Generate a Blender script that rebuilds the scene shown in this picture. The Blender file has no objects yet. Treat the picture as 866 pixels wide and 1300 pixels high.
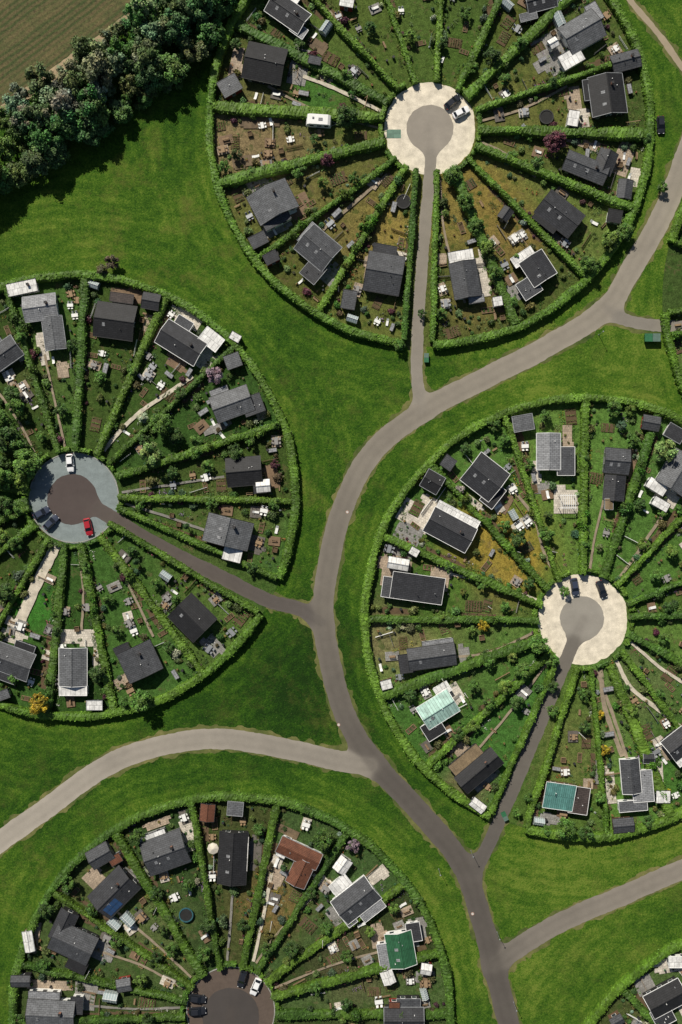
import bpy, math, random
import numpy as np
from mathutils import Vector
random.seed(7); rng=np.random.default_rng(7)
S=0.2
def P(px,py): return ((px-433)*S,(650-py)*S)
sc=bpy.context.scene
# ---------------------------------------------------------------- noise
_L=rng.random((256,256))
def vn(x,y):
    x=np.asarray(x,float);y=np.asarray(y,float)
    xi=np.floor(x).astype(int);yi=np.floor(y).astype(int);fx=x-xi;fy=y-yi
    fx=fx*fx*(3-2*fx);fy=fy*fy*(3-2*fy)
    a=_L[xi%256,yi%256];b=_L[(xi+1)%256,yi%256];c=_L[xi%256,(yi+1)%256];d=_L[(xi+1)%256,(yi+1)%256]
    return (a*(1-fx)+b*fx)*(1-fy)+(c*(1-fx)+d*fx)*fy
def fbm(x,y,o=4):
    s=0;a=.5;t=0
    for i in range(o):
        s=s+a*vn(x*2**i+17*i,y*2**i+31*i);t+=a;a*=.5
    return s/t
# ---------------------------------------------------------------- mesh builder
class MB:
    def __init__(s): s.V=[];s.L=[];s.T=[];s.M=[];s.C=[];s.n=0;s.mats=[]
    def mi(s,m):
        if m not in s.mats: s.mats.append(m)
        return s.mats.index(m)
    def add(s,v,f,mat,col=(1,1,1)):
        v=np.asarray(v,float).reshape(-1,3)
        c=np.asarray(col,float)
        if c.ndim==1: c=np.tile(c,(len(v),1))
        if isinstance(f,np.ndarray):
            s.L.append((f+s.n).ravel());s.T.append(np.full(len(f),f.shape[1]));nf=len(f)
        else:
            s.L.append(np.array([i+s.n for q in f for i in q],int));s.T.append(np.array([len(q) for q in f],int));nf=len(f)
        s.V.append(v);s.C.append(c);s.M.append(np.full(nf,s.mi(mat)));s.n+=len(v)
    def box(s,cx,cy,cz,sx,sy,sz,mat,rot=0,col=(1,1,1)):
        hx,hy,hz=sx/2,sy/2,sz/2
        v=np.array([(-hx,-hy,-hz),(hx,-hy,-hz),(hx,hy,-hz),(-hx,hy,-hz),(-hx,-hy,hz),(hx,-hy,hz),(hx,hy,hz),(-hx,hy,hz)])
        if rot:
            c_,s_=math.cos(rot),math.sin(rot);v=np.c_[v[:,0]*c_-v[:,1]*s_,v[:,0]*s_+v[:,1]*c_,v[:,2]]
        s.add(v+np.array([cx,cy,cz]),[(0,3,2,1),(4,5,6,7),(0,1,5,4),(1,2,6,5),(2,3,7,6),(3,0,4,7)],mat,col)
    def beam(s,a,b,w,mat,col=(1,1,1)):
        a=np.array(a,float);b=np.array(b,float);d=b-a;d/=np.linalg.norm(d)
        u=np.cross(d,(0,0,1)) if abs(d[2])<.95 else np.cross(d,(1,0,0));u/=np.linalg.norm(u);w2=np.cross(d,u)
        v=[p+(i*u+j*w2)*w/2 for p in (a,b) for i,j in ((-1,-1),(1,-1),(1,1),(-1,1))]
        s.add(v,[(0,1,2,3),(7,6,5,4),(0,4,5,1),(1,5,6,2),(2,6,7,3),(3,7,4,0)],mat,col)
    def cyl(s,cx,cy,z0,z1,r0,r1,n,mat,col=(1,1,1)):
        a=np.arange(n)*2*math.pi/n
        v=np.r_[np.c_[cx+r0*np.cos(a),cy+r0*np.sin(a),np.full(n,z0)],np.c_[cx+r1*np.cos(a),cy+r1*np.sin(a),np.full(n,z1)]]
        f=[(i,(i+1)%n,n+(i+1)%n,n+i) for i in range(n)]+[tuple(range(n-1,-1,-1)),tuple(range(n,2*n))]
        s.add(v,f,mat,col)
    def cone(s,p0,p1,r0,r1,n,mat,col=(1,1,1)):
        p0=np.array(p0,float);p1=np.array(p1,float);d=p1-p0;d/=np.linalg.norm(d)
        u=np.cross(d,(0.3,1,0.1));u/=np.linalg.norm(u);w=np.cross(d,u)
        a=np.arange(n)*2*math.pi/n
        ring=lambda p,r:p+r*(np.cos(a)[:,None]*u+np.sin(a)[:,None]*w)
        s.add(np.r_[ring(p0,r0),ring(p1,r1)],[(i,(i+1)%n,n+(i+1)%n,n+i) for i in range(n)],mat,col)
    def blob(s,c,r,mat,col,nu=9,nv=6,j=.15):
        v=[];f=[]
        for i in range(nv+1):
            ph=math.pi*i/nv
            for k in range(nu):
                th=2*math.pi*k/nu;rr=1+random.uniform(-j,j)
                v.append((c[0]+r[0]*rr*math.sin(ph)*math.cos(th),c[1]+r[1]*rr*math.sin(ph)*math.sin(th),c[2]+r[2]*rr*math.cos(ph)))
        for i in range(nv):
            for k in range(nu): f.append((i*nu+k,(i+1)*nu+k,(i+1)*nu+(k+1)%nu,i*nu+(k+1)%nu))
        s.add(v,f,mat,col)
    def leaves(s,c,out,size,mat,col,up=.5):
        n=len(c)
        nr=rng.normal(size=(n,3))*.6+out*.9+np.array([0,0,up]);nr/=np.linalg.norm(nr,axis=1)[:,None]+1e-9
        u=np.cross(nr,rng.normal(size=(n,3)));u/=np.linalg.norm(u,axis=1)[:,None]+1e-9
        w=np.cross(nr,u);sz=(size*rng.uniform(.6,1.3,n))[:,None]
        v=np.stack([c-u*sz*.5,c-w*sz*.33,c+u*sz*.5,c+w*sz*.33],1).reshape(-1,3)
        s.add(v,np.arange(4*n).reshape(-1,4),mat,np.repeat(np.clip(col,0,9),4,0))
    def mesh(s,name,smooth=False):
        me=bpy.data.meshes.new(name)
        V=np.concatenate(s.V);L=np.concatenate(s.L).astype(np.int32);T=np.concatenate(s.T).astype(np.int32);M=np.concatenate(s.M).astype(np.int32);C=np.concatenate(s.C)
        me.vertices.add(len(V));me.vertices.foreach_set('co',V.ravel().astype(np.float32))
        me.loops.add(len(L));me.loops.foreach_set('vertex_index',L)
        me.polygons.add(len(T));me.polygons.foreach_set('loop_start',np.r_[0,np.cumsum(T)[:-1]].astype(np.int32))
        try: me.polygons.foreach_set('loop_total',T)
        except Exception: pass
        me.polygons.foreach_set('material_index',M)
        me.polygons.foreach_set('use_smooth',np.full(len(T),smooth))
        a=me.attributes.new('Col','FLOAT_COLOR','POINT')
        a.data.foreach_set('color',np.c_[C,np.ones(len(C))].ravel().astype(np.float32))
        for m in s.mats: me.materials.append(m)
        me.update(calc_edges=True)
        return me
def put(me,name,x=0,y=0,z=0,rot=0,sc_=1,parent=None,color=None):
    o=bpy.data.objects.new(name,me);o.location=(x,y,z);o.rotation_euler=(0,0,rot)
    o.scale=(sc_,)*3 if not isinstance(sc_,tuple) else sc_
    if parent: o.parent=parent
    if color: o.color=(*color,1)
    sc.collection.objects.link(o);return o
# ---------------------------------------------------------------- materials
def newmat(name):
    m=bpy.data.materials.new(name);m.use_nodes=True
    nt=m.node_tree;b=nt.nodes['Principled BSDF'];return m,nt,b
def N(nt,t,**k):
    n=nt.nodes.new(t)
    for a,v in k.items(): setattr(n,a,v)
    return n
def noise(nt,vec,scale,detail=4,rough=.6):
    n=N(nt,'ShaderNodeTexNoise');n.inputs['Scale'].default_value=scale;n.inputs['Detail'].default_value=detail;n.inputs['Roughness'].default_value=rough
    nt.links.new(vec,n.inputs['Vector']);return n.outputs['Fac']
def ramp(nt,fac,a,b,ca,cb):
    r=N(nt,'ShaderNodeMapRange');r.inputs[1].default_value=a;r.inputs[2].default_value=b;r.inputs[3].default_value=ca;r.inputs[4].default_value=cb
    nt.links.new(fac,r.inputs[0]);return r.outputs[0]
def mix(nt,fac,a,b,mode='MIX'):
    n=N(nt,'ShaderNodeMix',data_type='RGBA',blend_type=mode)
    for sk,v in ((0,fac),(6,a),(7,b)):
        if isinstance(v,(int,float)): n.inputs[sk].default_value=v
        elif isinstance(v,tuple): n.inputs[sk].default_value=(*v,1)
        else: nt.links.new(v,n.inputs[sk])
    return n.outputs[2]
def gray(nt,val):
    c=N(nt,'ShaderNodeCombineColor')
    for i in range(3): nt.links.new(val,c.inputs[i])
    return c.outputs[0]
def bump(nt,b,h,st,dist=.05):
    n=N(nt,'ShaderNodeBump');n.inputs['Strength'].default_value=st;n.inputs['Distance'].default_value=dist
    nt.links.new(h,n.inputs['Height']);nt.links.new(n.outputs[0],b.inputs['Normal'])
def surf(name,col,rough=.7,sc1=1.2,amt=.25,sc2=9,obj=True,metal=0,bst=.2,attr=False,spec=.3):
    m,nt,b=newmat(name)
    if obj: v=N(nt,'ShaderNodeTexCoord').outputs['Object']
    else: v=N(nt,'ShaderNodeNewGeometry').outputs['Position']
    f1=ramp(nt,noise(nt,v,sc1),.25,.75,1-amt,1+amt);f2=ramp(nt,noise(nt,v,sc2,2),.25,.75,1-amt*.7,1+amt*.7)
    c=mix(nt,1.0,col,gray(nt,f1),'MULTIPLY')
    if attr:
        a=N(nt,'ShaderNodeAttribute',attribute_name='Col');c=mix(nt,1.0,c,a.outputs['Color'],'MULTIPLY')
    c=mix(nt,1.0,c,gray(nt,f2),'MULTIPLY')
    nt.links.new(c,b.inputs['Base Color']);b.inputs['Roughness'].default_value=rough;b.inputs['Metallic'].default_value=metal
    b.inputs['Specular IOR Level'].default_value=spec
    if bst: bump(nt,b,noise(nt,v,sc2,3),bst)
    return m
_mc={}
def M(key,*a,**k):
    if key not in _mc: _mc[key]=surf(key,*a,**k)
    return _mc[key]
def mth(nt,a,b_,op='ADD'):
    n=N(nt,'ShaderNodeMath',operation=op)
    for i,x in enumerate((a,b_)):
        if x is None: continue
        if isinstance(x,(int,float)): n.inputs[i].default_value=x
        else: nt.links.new(x,n.inputs[i])
    return n.outputs[0]
# grass
def grass_mat():
    m,nt,b=newmat('grass')
    v=N(nt,'ShaderNodeNewGeometry').outputs['Position']
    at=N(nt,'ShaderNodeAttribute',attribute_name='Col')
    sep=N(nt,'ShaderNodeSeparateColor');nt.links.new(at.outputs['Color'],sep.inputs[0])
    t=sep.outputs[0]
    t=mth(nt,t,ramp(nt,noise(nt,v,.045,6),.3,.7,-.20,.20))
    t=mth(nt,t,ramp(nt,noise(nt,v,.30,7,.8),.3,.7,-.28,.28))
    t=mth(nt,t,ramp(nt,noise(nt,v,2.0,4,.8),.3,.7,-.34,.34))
    # mowing passes run parallel to the hedges (blue channel = metres from the nearest hedge)
    wob=mth(nt,sep.outputs[2],ramp(nt,noise(nt,v,.06,3),.2,.8,-2.2,2.2))
    for per,am in ((2.4,.085),(6.3,.06)):
        s_=mth(nt,mth(nt,wob,6.2832/per,'MULTIPLY'),None,'SINE')
        s_=mth(nt,s_,ramp(nt,noise(nt,v,.09,4),.36,.6,.1*am,am),'MULTIPLY')
        t=mth(nt,t,s_)
    r=N(nt,'ShaderNodeValToRGB');nt.links.new(t,r.inputs[0])
    e=r.color_ramp.elements
    e[0].position=0;e[0].color=(.011,.034,.005,1);e[1].position=1;e[1].color=(.140,.200,.028,1)
    for p,c in ((.28,(.020,.061,.006)),(.5,(.037,.094,.008)),(.75,(.071,.142,.013))):
        q=e.new(p);q.color=(*c,1)
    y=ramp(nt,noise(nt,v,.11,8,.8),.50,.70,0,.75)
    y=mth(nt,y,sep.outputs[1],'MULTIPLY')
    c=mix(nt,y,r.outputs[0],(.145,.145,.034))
    dand=ramp(nt,noise(nt,v,3.0,1,.5),.72,.77,0,.4)
    c=mix(nt,dand,c,(.30,.29,.12))
    nt.links.new(c,b.inputs['Base Color']);b.inputs['Roughness'].default_value=.9;b.inputs['Specular IOR Level'].default_value=.1
    bump(nt,b,noise(nt,v,1.8,5,.8),.9,.35)
    return m
def lawn_mat():
    m,nt,b=newmat('garden_grass')
    v=N(nt,'ShaderNodeNewGeometry').outputs['Position']
    at=N(nt,'ShaderNodeAttribute',attribute_name='Col')
    c=mix(nt,1.0,at.outputs['Color'],gray(nt,ramp(nt,noise(nt,v,.8,5,.7),.3,.7,.6,1.5)),'MULTIPLY')
    c=mix(nt,1.0,c,gray(nt,ramp(nt,noise(nt,v,3,4,.7),.3,.7,.45,1.55)),'MULTIPLY')
    c=mix(nt,ramp(nt,noise(nt,v,.30,5,.7),.58,.66,0,.55),c,(.125,.092,.048))
    c=mix(nt,ramp(nt,noise(nt,v,.45,3,.6),.36,.43,.5,0),c,(.026,.068,.010))
    nt.links.new(c,b.inputs['Base Color']);b.inputs['Roughness'].default_value=.95;b.inputs['Specular IOR Level'].default_value=.1
    bump(nt,b,noise(nt,v,3,4,.8),.7,.2);return m
def leaf_mat():
    m,nt,b=newmat('foliage')
    oi=N(nt,'ShaderNodeObjectInfo');at=N(nt,'ShaderNodeAttribute',attribute_name='Col')
    c=mix(nt,1.0,oi.outputs['Color'],at.outputs['Color'],'MULTIPLY')
    v=N(nt,'ShaderNodeNewGeometry').outputs['Position']
    c=mix(nt,1.0,c,gray(nt,ramp(nt,noise(nt,v,1.4,3),.3,.7,.7,1.35)),'MULTIPLY')
    nt.links.new(c,b.inputs['Base Color']);b.inputs['Roughness'].default_value=.6;b.inputs['Specular IOR Level'].default_value=.3
    return m
def roof_mat(name,col,rough=.65,bw=1.1,rh=.45):
    m,nt,b=newmat(name)
    v=N(nt,'ShaderNodeTexCoord').outputs['Object']
    br=N(nt,'ShaderNodeTexBrick');nt.links.new(v,br.inputs['Vector'])
    br.inputs['Scale'].default_value=1;br.inputs['Mortar Size'].default_value=.05;br.inputs['Brick Width'].default_value=bw;br.inputs['Row Height'].default_value=rh
    br.inputs['Color1'].default_value=(*[x*1.0 for x in col],1);br.inputs['Color2'].default_value=(*[x*.8 for x in col],1);br.inputs['Mortar'].default_value=(*[x*.4 for x in col],1)
    c=mix(nt,1.0,br.outputs['Color'],gray(nt,ramp(nt,noise(nt,v,.6,6,.7),.25,.75,.6,1.45)),'MULTIPLY')
    c=mix(nt,1.0,c,gray(nt,ramp(nt,noise(nt,v,6,2),.25,.75,.85,1.15)),'MULTIPLY')
    nt.links.new(c,b.inputs['Base Color']);b.inputs['Roughness'].default_value=rough;b.inputs['Specular IOR Level'].default_value=.35
    bump(nt,b,br.outputs['Fac'],-.4,.03);return m
def pave_mat(name,col,bw=.6,rh=.6):
    m,nt,b=newmat(name)
    v=N(nt,'ShaderNodeTexCoord').outputs['Object']
    br=N(nt,'ShaderNodeTexBrick');nt.links.new(v,br.inputs['Vector'])
    br.inputs['Scale'].default_value=1;br.inputs['Mortar Size'].default_value=.03;br.inputs['Brick Width'].default_value=bw;br.inputs['Row Height'].default_value=rh
    br.inputs['Color1'].default_value=(*col,1);br.inputs['Color2'].default_value=(*[x*.75 for x in col],1);br.inputs['Mortar'].default_value=(*[x*.45 for x in col],1)
    c=mix(nt,1.0,br.outputs['Color'],gray(nt,ramp(nt,noise(nt,v,.8,6,.7),.25,.75,.6,1.25)),'MULTIPLY')
    nt.links.new(c,b.inputs['Base Color']);b.inputs['Roughness'].default_value=.85;return m
GRASS=grass_mat();LAWN=lawn_mat();LEAF=leaf_mat()
BARK=M('bark',(.08,.06,.04),.9)
ROOF={'dark':roof_mat('roof_dark_felt',(.040,.041,.046)),'black':roof_mat('roof_black_felt',(.022,.022,.024)),
 'grey':roof_mat('roof_grey_tile',(.135,.14,.148)),'mid':roof_mat('roof_midgrey_tile',(.074,.077,.084)),'light':roof_mat('roof_light_fibre_cement',(.27,.275,.285)),
 'white':roof_mat('roof_white_sheet',(.74,.73,.70),.5,1.2,4),'teal':roof_mat('roof_green_copper_sheet',(.10,.25,.225),.55,.5,6),'mint':roof_mat('roof_pale_mint_sheet',(.36,.54,.47),.55,.8,5),
 'brown':roof_mat('roof_red_clay_tile',(.19,.075,.042),.75,.35,.35),'dbrown':roof_mat('roof_brown_felt',(.065,.05,.045)),'green':roof_mat('roof_green_sheet',(.03,.12,.055),.6,.4,6),'tan':roof_mat('roof_timber',(.33,.24,.14),.8,3,.15)}
WALL={'black':M('wall_black_timber',(.02,.02,.02),.8),'white':M('wall_white_timber',(.75,.75,.72),.7),'grey':M('wall_grey_timber',(.22,.22,.22),.8),'red':M('wall_red_timber',(.2,.03,.02),.8),'brown':M('wall_brown_timber',(.12,.07,.04),.8),'green':M('wall_green_timber',(.04,.08,.05),.8)}
WHITE=M('white_paint',(.8,.8,.78),.5,amt=.08);BLACKT=M('dark_trim',(.03,.03,.03),.6);GREYT=M('grey_trim',(.3,.31,.32),.6)
GLASS=M('window_glass',(.03,.04,.05),.08,amt=.05,bst=0,spec=.8)
BRICK=M('chimney_brick',(.25,.13,.09),.9)
PAVE={'pale':pave_mat('paving_pale',(.64,.58,.49)),'grey':pave_mat('paving_grey',(.28,.27,.25)),'warm':pave_mat('paving_warm',(.42,.33,.24)),'deck':pave_mat('timber_deck',(.26,.17,.10),3,.15),'ddeck':pave_mat('timber_deck_weathered',(.17,.15,.13),3,.15),'soil':pave_mat('bare_soil',(.15,.105,.06),2,2),'teal':pave_mat('green_tarpaulin',(.14,.24,.18),3,3)}
# ---------------------------------------------------------------- circles data
CIR=[
 dict(c=(545,160),R=279,t=(546,163),tr=58,acc=(527,490),ring='pale',
  H=[((487,182),(272,237)),((492,132),(310,38)),((505,117),(405,10)),((527,108),(490,0)),((553,105),(560,0)),((580,117),(635,0)),((591,126),(695,25)),((603,143),(812,73)),((606,168),(825,174)),((602,188),(797,266)),((592,202),(738,350)),((574,216),(652,408)),((554,218),(549,430)),((528,218),(513,425)),((515,212),(410,388)),((503,203),(338,322)),((487,152),(272,138))]),
 dict(c=(96,630),R=279,t=(94,632),tr=57,acc=(405,785),ring='blue',
  H=[((77,575),(12,372)),((98,573),(110,352)),((124,578),(212,378)),((139,590),(292,447)),((150,606),(362,537)),((152,632),(374,636)),((150,644),(350,732)),((140,664),(330,778)),((128,680),(262,858)),((104,690),(146,902)),((85,690),(62,905)),((64,683),(0,792)),((47,665),(0,702)),((40,645),(0,662)),((38,625),(0,618)),((54,590),(0,520))]),
 dict(c=(740,783),R=277,t=(740,786),tr=57,acc=(598,1105),ring='pale',
  H=[((738,728),(741,508)),((708,738),(640,528)),((695,748),(553,598)),((686,768),(484,680)),((683,787),(463,785)),((687,810),(485,882)),((700,826),(538,975)),((705,838),(616,1044)),((732,846),(664,1056)),((748,848),(770,1060)),((773,844),(850,1035)),((788,826),(866,932)),((796,804),(866,842)),((797,782),(866,780)),((795,766),(866,738)),((781,744),(866,655)),((765,733),(832,528))]),
 dict(c=(295,1285),R=276,t=(293,1283),tr=56,acc=(260,1600),ring='brown',
  H=[((246,1250),(68,1128)),((259,1235),(148,1055)),((281,1227),(245,1018)),((309,1227),(352,1020)),((326,1233),(442,1054)),((338,1245),(515,1120)),((347,1262),(562,1205)),((350,1285),(573,1285)),((238,1268),(22,1220)),((236,1288),(20,1295))]),
 dict(c=(1120,380),R=278,t=(1120,380),tr=57,acc=(780,395),ring='pale',H=[((1063,372),(866,400-4)),((1063,390),(866,424))]),
 dict(c=(980,1448),R=278,t=(980,1448),tr=57,acc=(1400,1500),ring='pale',H=[]),
]
for C in CIR:
    cx,cy=C['c'];R=C['R']-4;out=[]
    for a,b in C['H']:
        dx,dy=b[0]-a[0],b[1]-a[1];fx,fy=a[0]-cx,a[1]-cy
        A=dx*dx+dy*dy;B=2*(fx*dx+fy*dy);Q=fx*fx+fy*fy-R*R
        t=(-B+math.sqrt(B*B-4*A*Q))/(2*A);o=(a[0]+t*dx,a[1]+t*dy)
        out.append((a,o,math.atan2(o[1]-cy,o[0]-cx)))
    ax=math.atan2(C['acc'][1]-cy,C['acc'][0]-cx)
    def mk(g):
        tx,ty=C['t'];return ((tx+57*math.cos(g),ty+57*math.sin(g)),(cx+R*math.cos(g),cy+R*math.sin(g)),g)
    if not out: out=[mk(ax-.12),mk(ax+.12)]
    out.sort(key=lambda q:q[2]);full=list(out)
    for i in range(len(out)):
        a=out[i][2];b=out[(i+1)%len(out)][2]
        if b<=a:b+=2*math.pi
        if b-a>math.radians(28):
            n=round((b-a)/math.radians(19))
            for k in range(1,n):
                g=a+(b-a)*k/n;g=math.atan2(math.sin(g),math.cos(g))
                full.append(mk(g))
    full.sort(key=lambda q:q[2]);C['HH']=full;C['ax']=ax
    C['plots']=[]
    for i in range(len(full)):
        p,q=full[i],full[(i+1)%len(full)]
        a,b=p[2],q[2]
        if b<a:b+=2*math.pi
        x=ax
        while x<a:x+=2*math.pi
        road=x<b and (b-a)<math.radians(20)
        C['plots'].append((p,q,road,a,b))
# ---------------------------------------------------------------- ground
def lin(lo,hi,st): return np.arange(lo,hi+.01,st)
xs=np.r_[[-900,-600,-400,-280,-200,-150],lin(-120,120,1.6),[150,200,280,400,600,900]]
ys=np.r_[[-900,-600,-400,-280,-220,-180],lin(-150,150,1.6),[180,220,280,400,600,900]]
X,Y=np.meshgrid(xs,ys,indexing='ij')
px=X/S+433;py=650-Y/S
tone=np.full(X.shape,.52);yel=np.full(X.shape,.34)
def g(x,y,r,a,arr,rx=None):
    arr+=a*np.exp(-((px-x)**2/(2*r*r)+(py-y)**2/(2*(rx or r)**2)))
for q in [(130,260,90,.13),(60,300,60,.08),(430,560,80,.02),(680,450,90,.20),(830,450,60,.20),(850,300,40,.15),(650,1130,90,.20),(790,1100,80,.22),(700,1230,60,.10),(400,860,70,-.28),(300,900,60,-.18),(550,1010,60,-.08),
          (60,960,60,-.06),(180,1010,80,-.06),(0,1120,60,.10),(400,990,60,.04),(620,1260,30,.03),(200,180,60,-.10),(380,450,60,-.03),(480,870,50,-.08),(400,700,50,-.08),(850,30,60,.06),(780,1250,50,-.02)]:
    g(*q,tone)  # blobs paint cloud shadow, vignette and brighter zones into the grass tone
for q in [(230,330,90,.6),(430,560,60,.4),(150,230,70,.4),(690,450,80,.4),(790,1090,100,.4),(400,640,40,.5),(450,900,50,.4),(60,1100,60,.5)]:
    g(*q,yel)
dist=np.full(X.shape,1e9)
for C in CIR:
    d=np.hypot(px-C['c'][0],py-C['c'][1])*S-C['R']*S
    dist=np.minimum(dist,d)
    tone+=(d>0)*.09*np.exp(-((d-2.8)/1.3)**2)
nx,ny=X.shape
V=np.stack([X,Y,np.zeros_like(X)],-1).reshape(-1,3)
I=np.arange(nx*ny).reshape(nx,ny)
F=np.stack([I[:-1,:-1],I[1:,:-1],I[1:,1:],I[:-1,1:]],-1).reshape(-1,4)
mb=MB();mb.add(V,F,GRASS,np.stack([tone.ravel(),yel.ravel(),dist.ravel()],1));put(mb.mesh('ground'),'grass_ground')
# ---------------------------------------------------------------- roads by signed distance
ASPH=surf('asphalt',(1,1,1),.85,sc1=.35,amt=.09,sc2=5,obj=False,attr=True,bst=.15)
VERGE=surf('worn_verge',(1,1,1),.95,sc1=.8,amt=.3,sc2=5,obj=False,attr=True,bst=.4)
def cr(pts,n=14):
    p=[np.array(q,float) for q in pts];p=[2*p[0]-p[1]]+p+[2*p[-1]-p[-2]];o=[]
    for i in range(1,len(p)-2):
        for t in np.linspace(0,1,n,endpoint=False):
            a,b,c,d=p[i-1],p[i],p[i+1],p[i+2]
            o.append(.5*((2*b)+(-a+c)*t+(2*a-5*b+4*c-d)*t*t+(-a+3*b-3*c+d)*t**3))
    o.append(p[-2]);return np.array(o)
ROADS=[ # pts, width px, colour start, colour end
 ([(1010,-150),(940,20),(885,160),(846,262),(800,345),(768,393),(700,437),(620,478),(540,520),(475,572),(437,640),(418,712),(410,780),(421,850),(440,912),(475,968),(530,1028),(585,1095),(612,1170),(632,1245),(648,1310),(668,1420),(690,1560)],27,(.25,.222,.18),(.088,.077,.067)),
 ([(546,165),(546,215),(537,320),(530,430),(530,485),(536,520)],15,(.22,.197,.165),(.22,.197,.165)),
 ([(94,632),(130,650),(200,692),(280,732),(340,762),(380,773),(408,790)],18,(.085,.068,.060),(.10,.088,.078)),
 ([(-160,1210),(-60,1115),(0,1068),(60,1026),(130,975),(200,948),(280,938),(370,952),(430,966),(470,972)],26,(.35,.315,.265),(.22,.197,.165)),
 ([(740,786),(720,835),(690,908),(655,993),(625,1062),(600,1110)],17,(.15,.135,.115),(.09,.08,.07)),
 ([(1010,1050),(866,1104),(790,1137),(710,1172),(655,1205),(628,1225)],25,(.26,.23,.19),(.13,.115,.098)),
 ([(772,392),(800,408),(866,414),(960,405),(1120,380)],15,(.21,.19,.16),(.2,.18,.155)),
 ([(760,-60),(800,0),(835,42),(870,90),(900,130)],8,(.28,.23,.16),(.28,.23,.16)),
 ([(293,1283),(285,1400),(265,1500),(250,1620)],17,(.07,.058,.050),(.07,.058,.050)),
 ([(980,1448),(1100,1460),(1300,1500)],17,(.09,.075,.07),(.09,.075,.07)),
 ([(250,1620),(400,1600),(690,1560),(1300,1500)],20,(.12,.1,.1),(.12,.1,.1)),
]
st=.4
gx=np.arange(-125,180,st);gy=np.arange(-200,165,st)
GX,GY=np.meshgrid(gx,gy,indexing='ij')
def segdist(pts,GX,GY):
    D=np.full(GX.shape,1e9);Tt=np.zeros(GX.shape)
    n=len(pts)-1
    for i in range(n):
        a=pts[i];b=pts[i+1];lo=np.minimum(a,b)-9;hi=np.maximum(a,b)+9
        i0,i1=np.searchsorted(gx,[lo[0],hi[0]]);j0,j1=np.searchsorted(gy,[lo[1],hi[1]])
        if i0>=i1 or j0>=j1: continue
        sx=GX[i0:i1,j0:j1]-a[0];sy=GY[i0:i1,j0:j1]-a[1];d=b-a
        t=np.clip((sx*d[0]+sy*d[1])/(d@d),0,1);dd=np.hypot(sx-t*d[0],sy-t*d[1])
        s_=D[i0:i1,j0:j1];mk_=dd<s_;s_[mk_]=dd[mk_];Tt[i0:i1,j0:j1][mk_]=((i+t)/n)[mk_]
    return D,Tt
def smin(a,b,k):
    h=np.clip(.5+.5*(b-a)/k,0,1);return b*(1-h)+a*h-k*h*(1-h)
SD=np.full(GX.shape,8.);CW=np.zeros(GX.shape);CC=np.zeros((*GX.shape,3))
for pts,w,c0,c1 in ROADS:
    pp=np.array([P(*q) for q in cr(pts)])
    D,Tt=segdist(pp,GX,GY);D0=D;D=np.minimum(D-w*S/2,8)
    SD=smin(SD,D,3.2)
    wt=np.exp(-np.clip(D+1.0,0,8)*2.2)+1e-9
    CW+=wt
    tt=Tt
    if w==27: tt=np.clip((Tt-.28)/.42,0,1)
    lane=1-.06*np.exp(-((D0-1.1)/.5)**2)+.10*np.clip((D+1.2)/1.2,0,1)
    CC+=wt[...,None]*((1-tt)[...,None]*np.array(c0)+tt[...,None]*np.array(c1))*lane[...,None]
INR=[(0,(546,163),30,(.27,.24,.20)),(1,(92,634),32,(.075,.058,.053)),(2,(739,785),28,(.27,.25,.215)),(3,(293,1290),36,(.06,.052,.048)),(4,(1120,380),30,(.2,.18,.16)),(5,(980,1448),30,(.1,.1,.1))]
for i,c,r,col in INR:
    x,y=P(*c);D=np.minimum(np.hypot(GX-x,GY-y)-r*S,8);SD=smin(SD,D,2.2)
    wt=np.exp(-np.clip(D+1.5,0,8)*2)*2;CW+=wt;CC+=wt[...,None]*np.array(col)
CC/=CW[...,None]
CC*=(.90+.22*fbm(GX*.12+50,GY*.12,4))[...,None]
def march(name,sd,cc,mat,z):
    nx,ny=sd.shape;ins=sd<0
    cnt=ins[:-1,:-1].astype(int)+ins[1:,:-1]+ins[1:,1:]+ins[:-1,1:]
    mb=MB()
    full=np.argwhere(cnt==4)
    I=np.arange(nx*ny).reshape(nx,ny)
    q=np.stack([I[full[:,0],full[:,1]],I[full[:,0]+1,full[:,1]],I[full[:,0]+1,full[:,1]+1],I[full[:,0],full[:,1]+1]],1)
    u,inv=np.unique(q,return_inverse=True)
    fx=GX.ravel()[u];fy=GY.ravel()[u]
    mb.add(np.c_[fx,fy,np.full(len(u),z)],inv.reshape(-1,4),mat,cc.reshape(-1,3)[u])
    vs=[];fs=[];cs=[]
    for i,j in np.argwhere((cnt>0)&(cnt<4)):
        cor=[(i,j),(i+1,j),(i+1,j+1),(i,j+1)];poly=[]
        for k in range(4):
            a=cor[k];b=cor[(k+1)%4];sa=sd[a];sb=sd[b]
            if sa<0: poly.append((gx[a[0]],gy[a[1]]))
            if (sa<0)!=(sb<0):
                t=sa/(sa-sb);poly.append((gx[a[0]]*(1-t)+gx[b[0]]*t,gy[a[1]]*(1-t)+gy[b[1]]*t))
        if len(poly)>=3:
            fs.append(tuple(range(len(vs),len(vs)+len(poly))))
            vs+= [(x,y,z) for x,y in poly];cs+=[cc[i,j]]*len(poly)
    if vs: mb.add(vs,fs,mat,np.array(cs))
    return put(mb.mesh(name),name)
nz=(vn(GX*1.3,GY*1.3)-.5)*.5+(vn(GX*.3,GY*.3)-.5)*.5
vc=np.empty_like(CC);vc[:]=(.105,.115,.033)
vc+=(fbm(GX*.25,GY*.25)[...,None]-.5)*np.array([.18,.12,.06])
vc=np.clip(vc,.01,1)
VS=SD-.40-(fbm(GX*.5+9,GY*.5,4)-.42)*2.6
march('road_verge',VS,vc,VERGE,.008)
march('asphalt_road',SD+nz*.45,CC,ASPH,.034)
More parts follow.
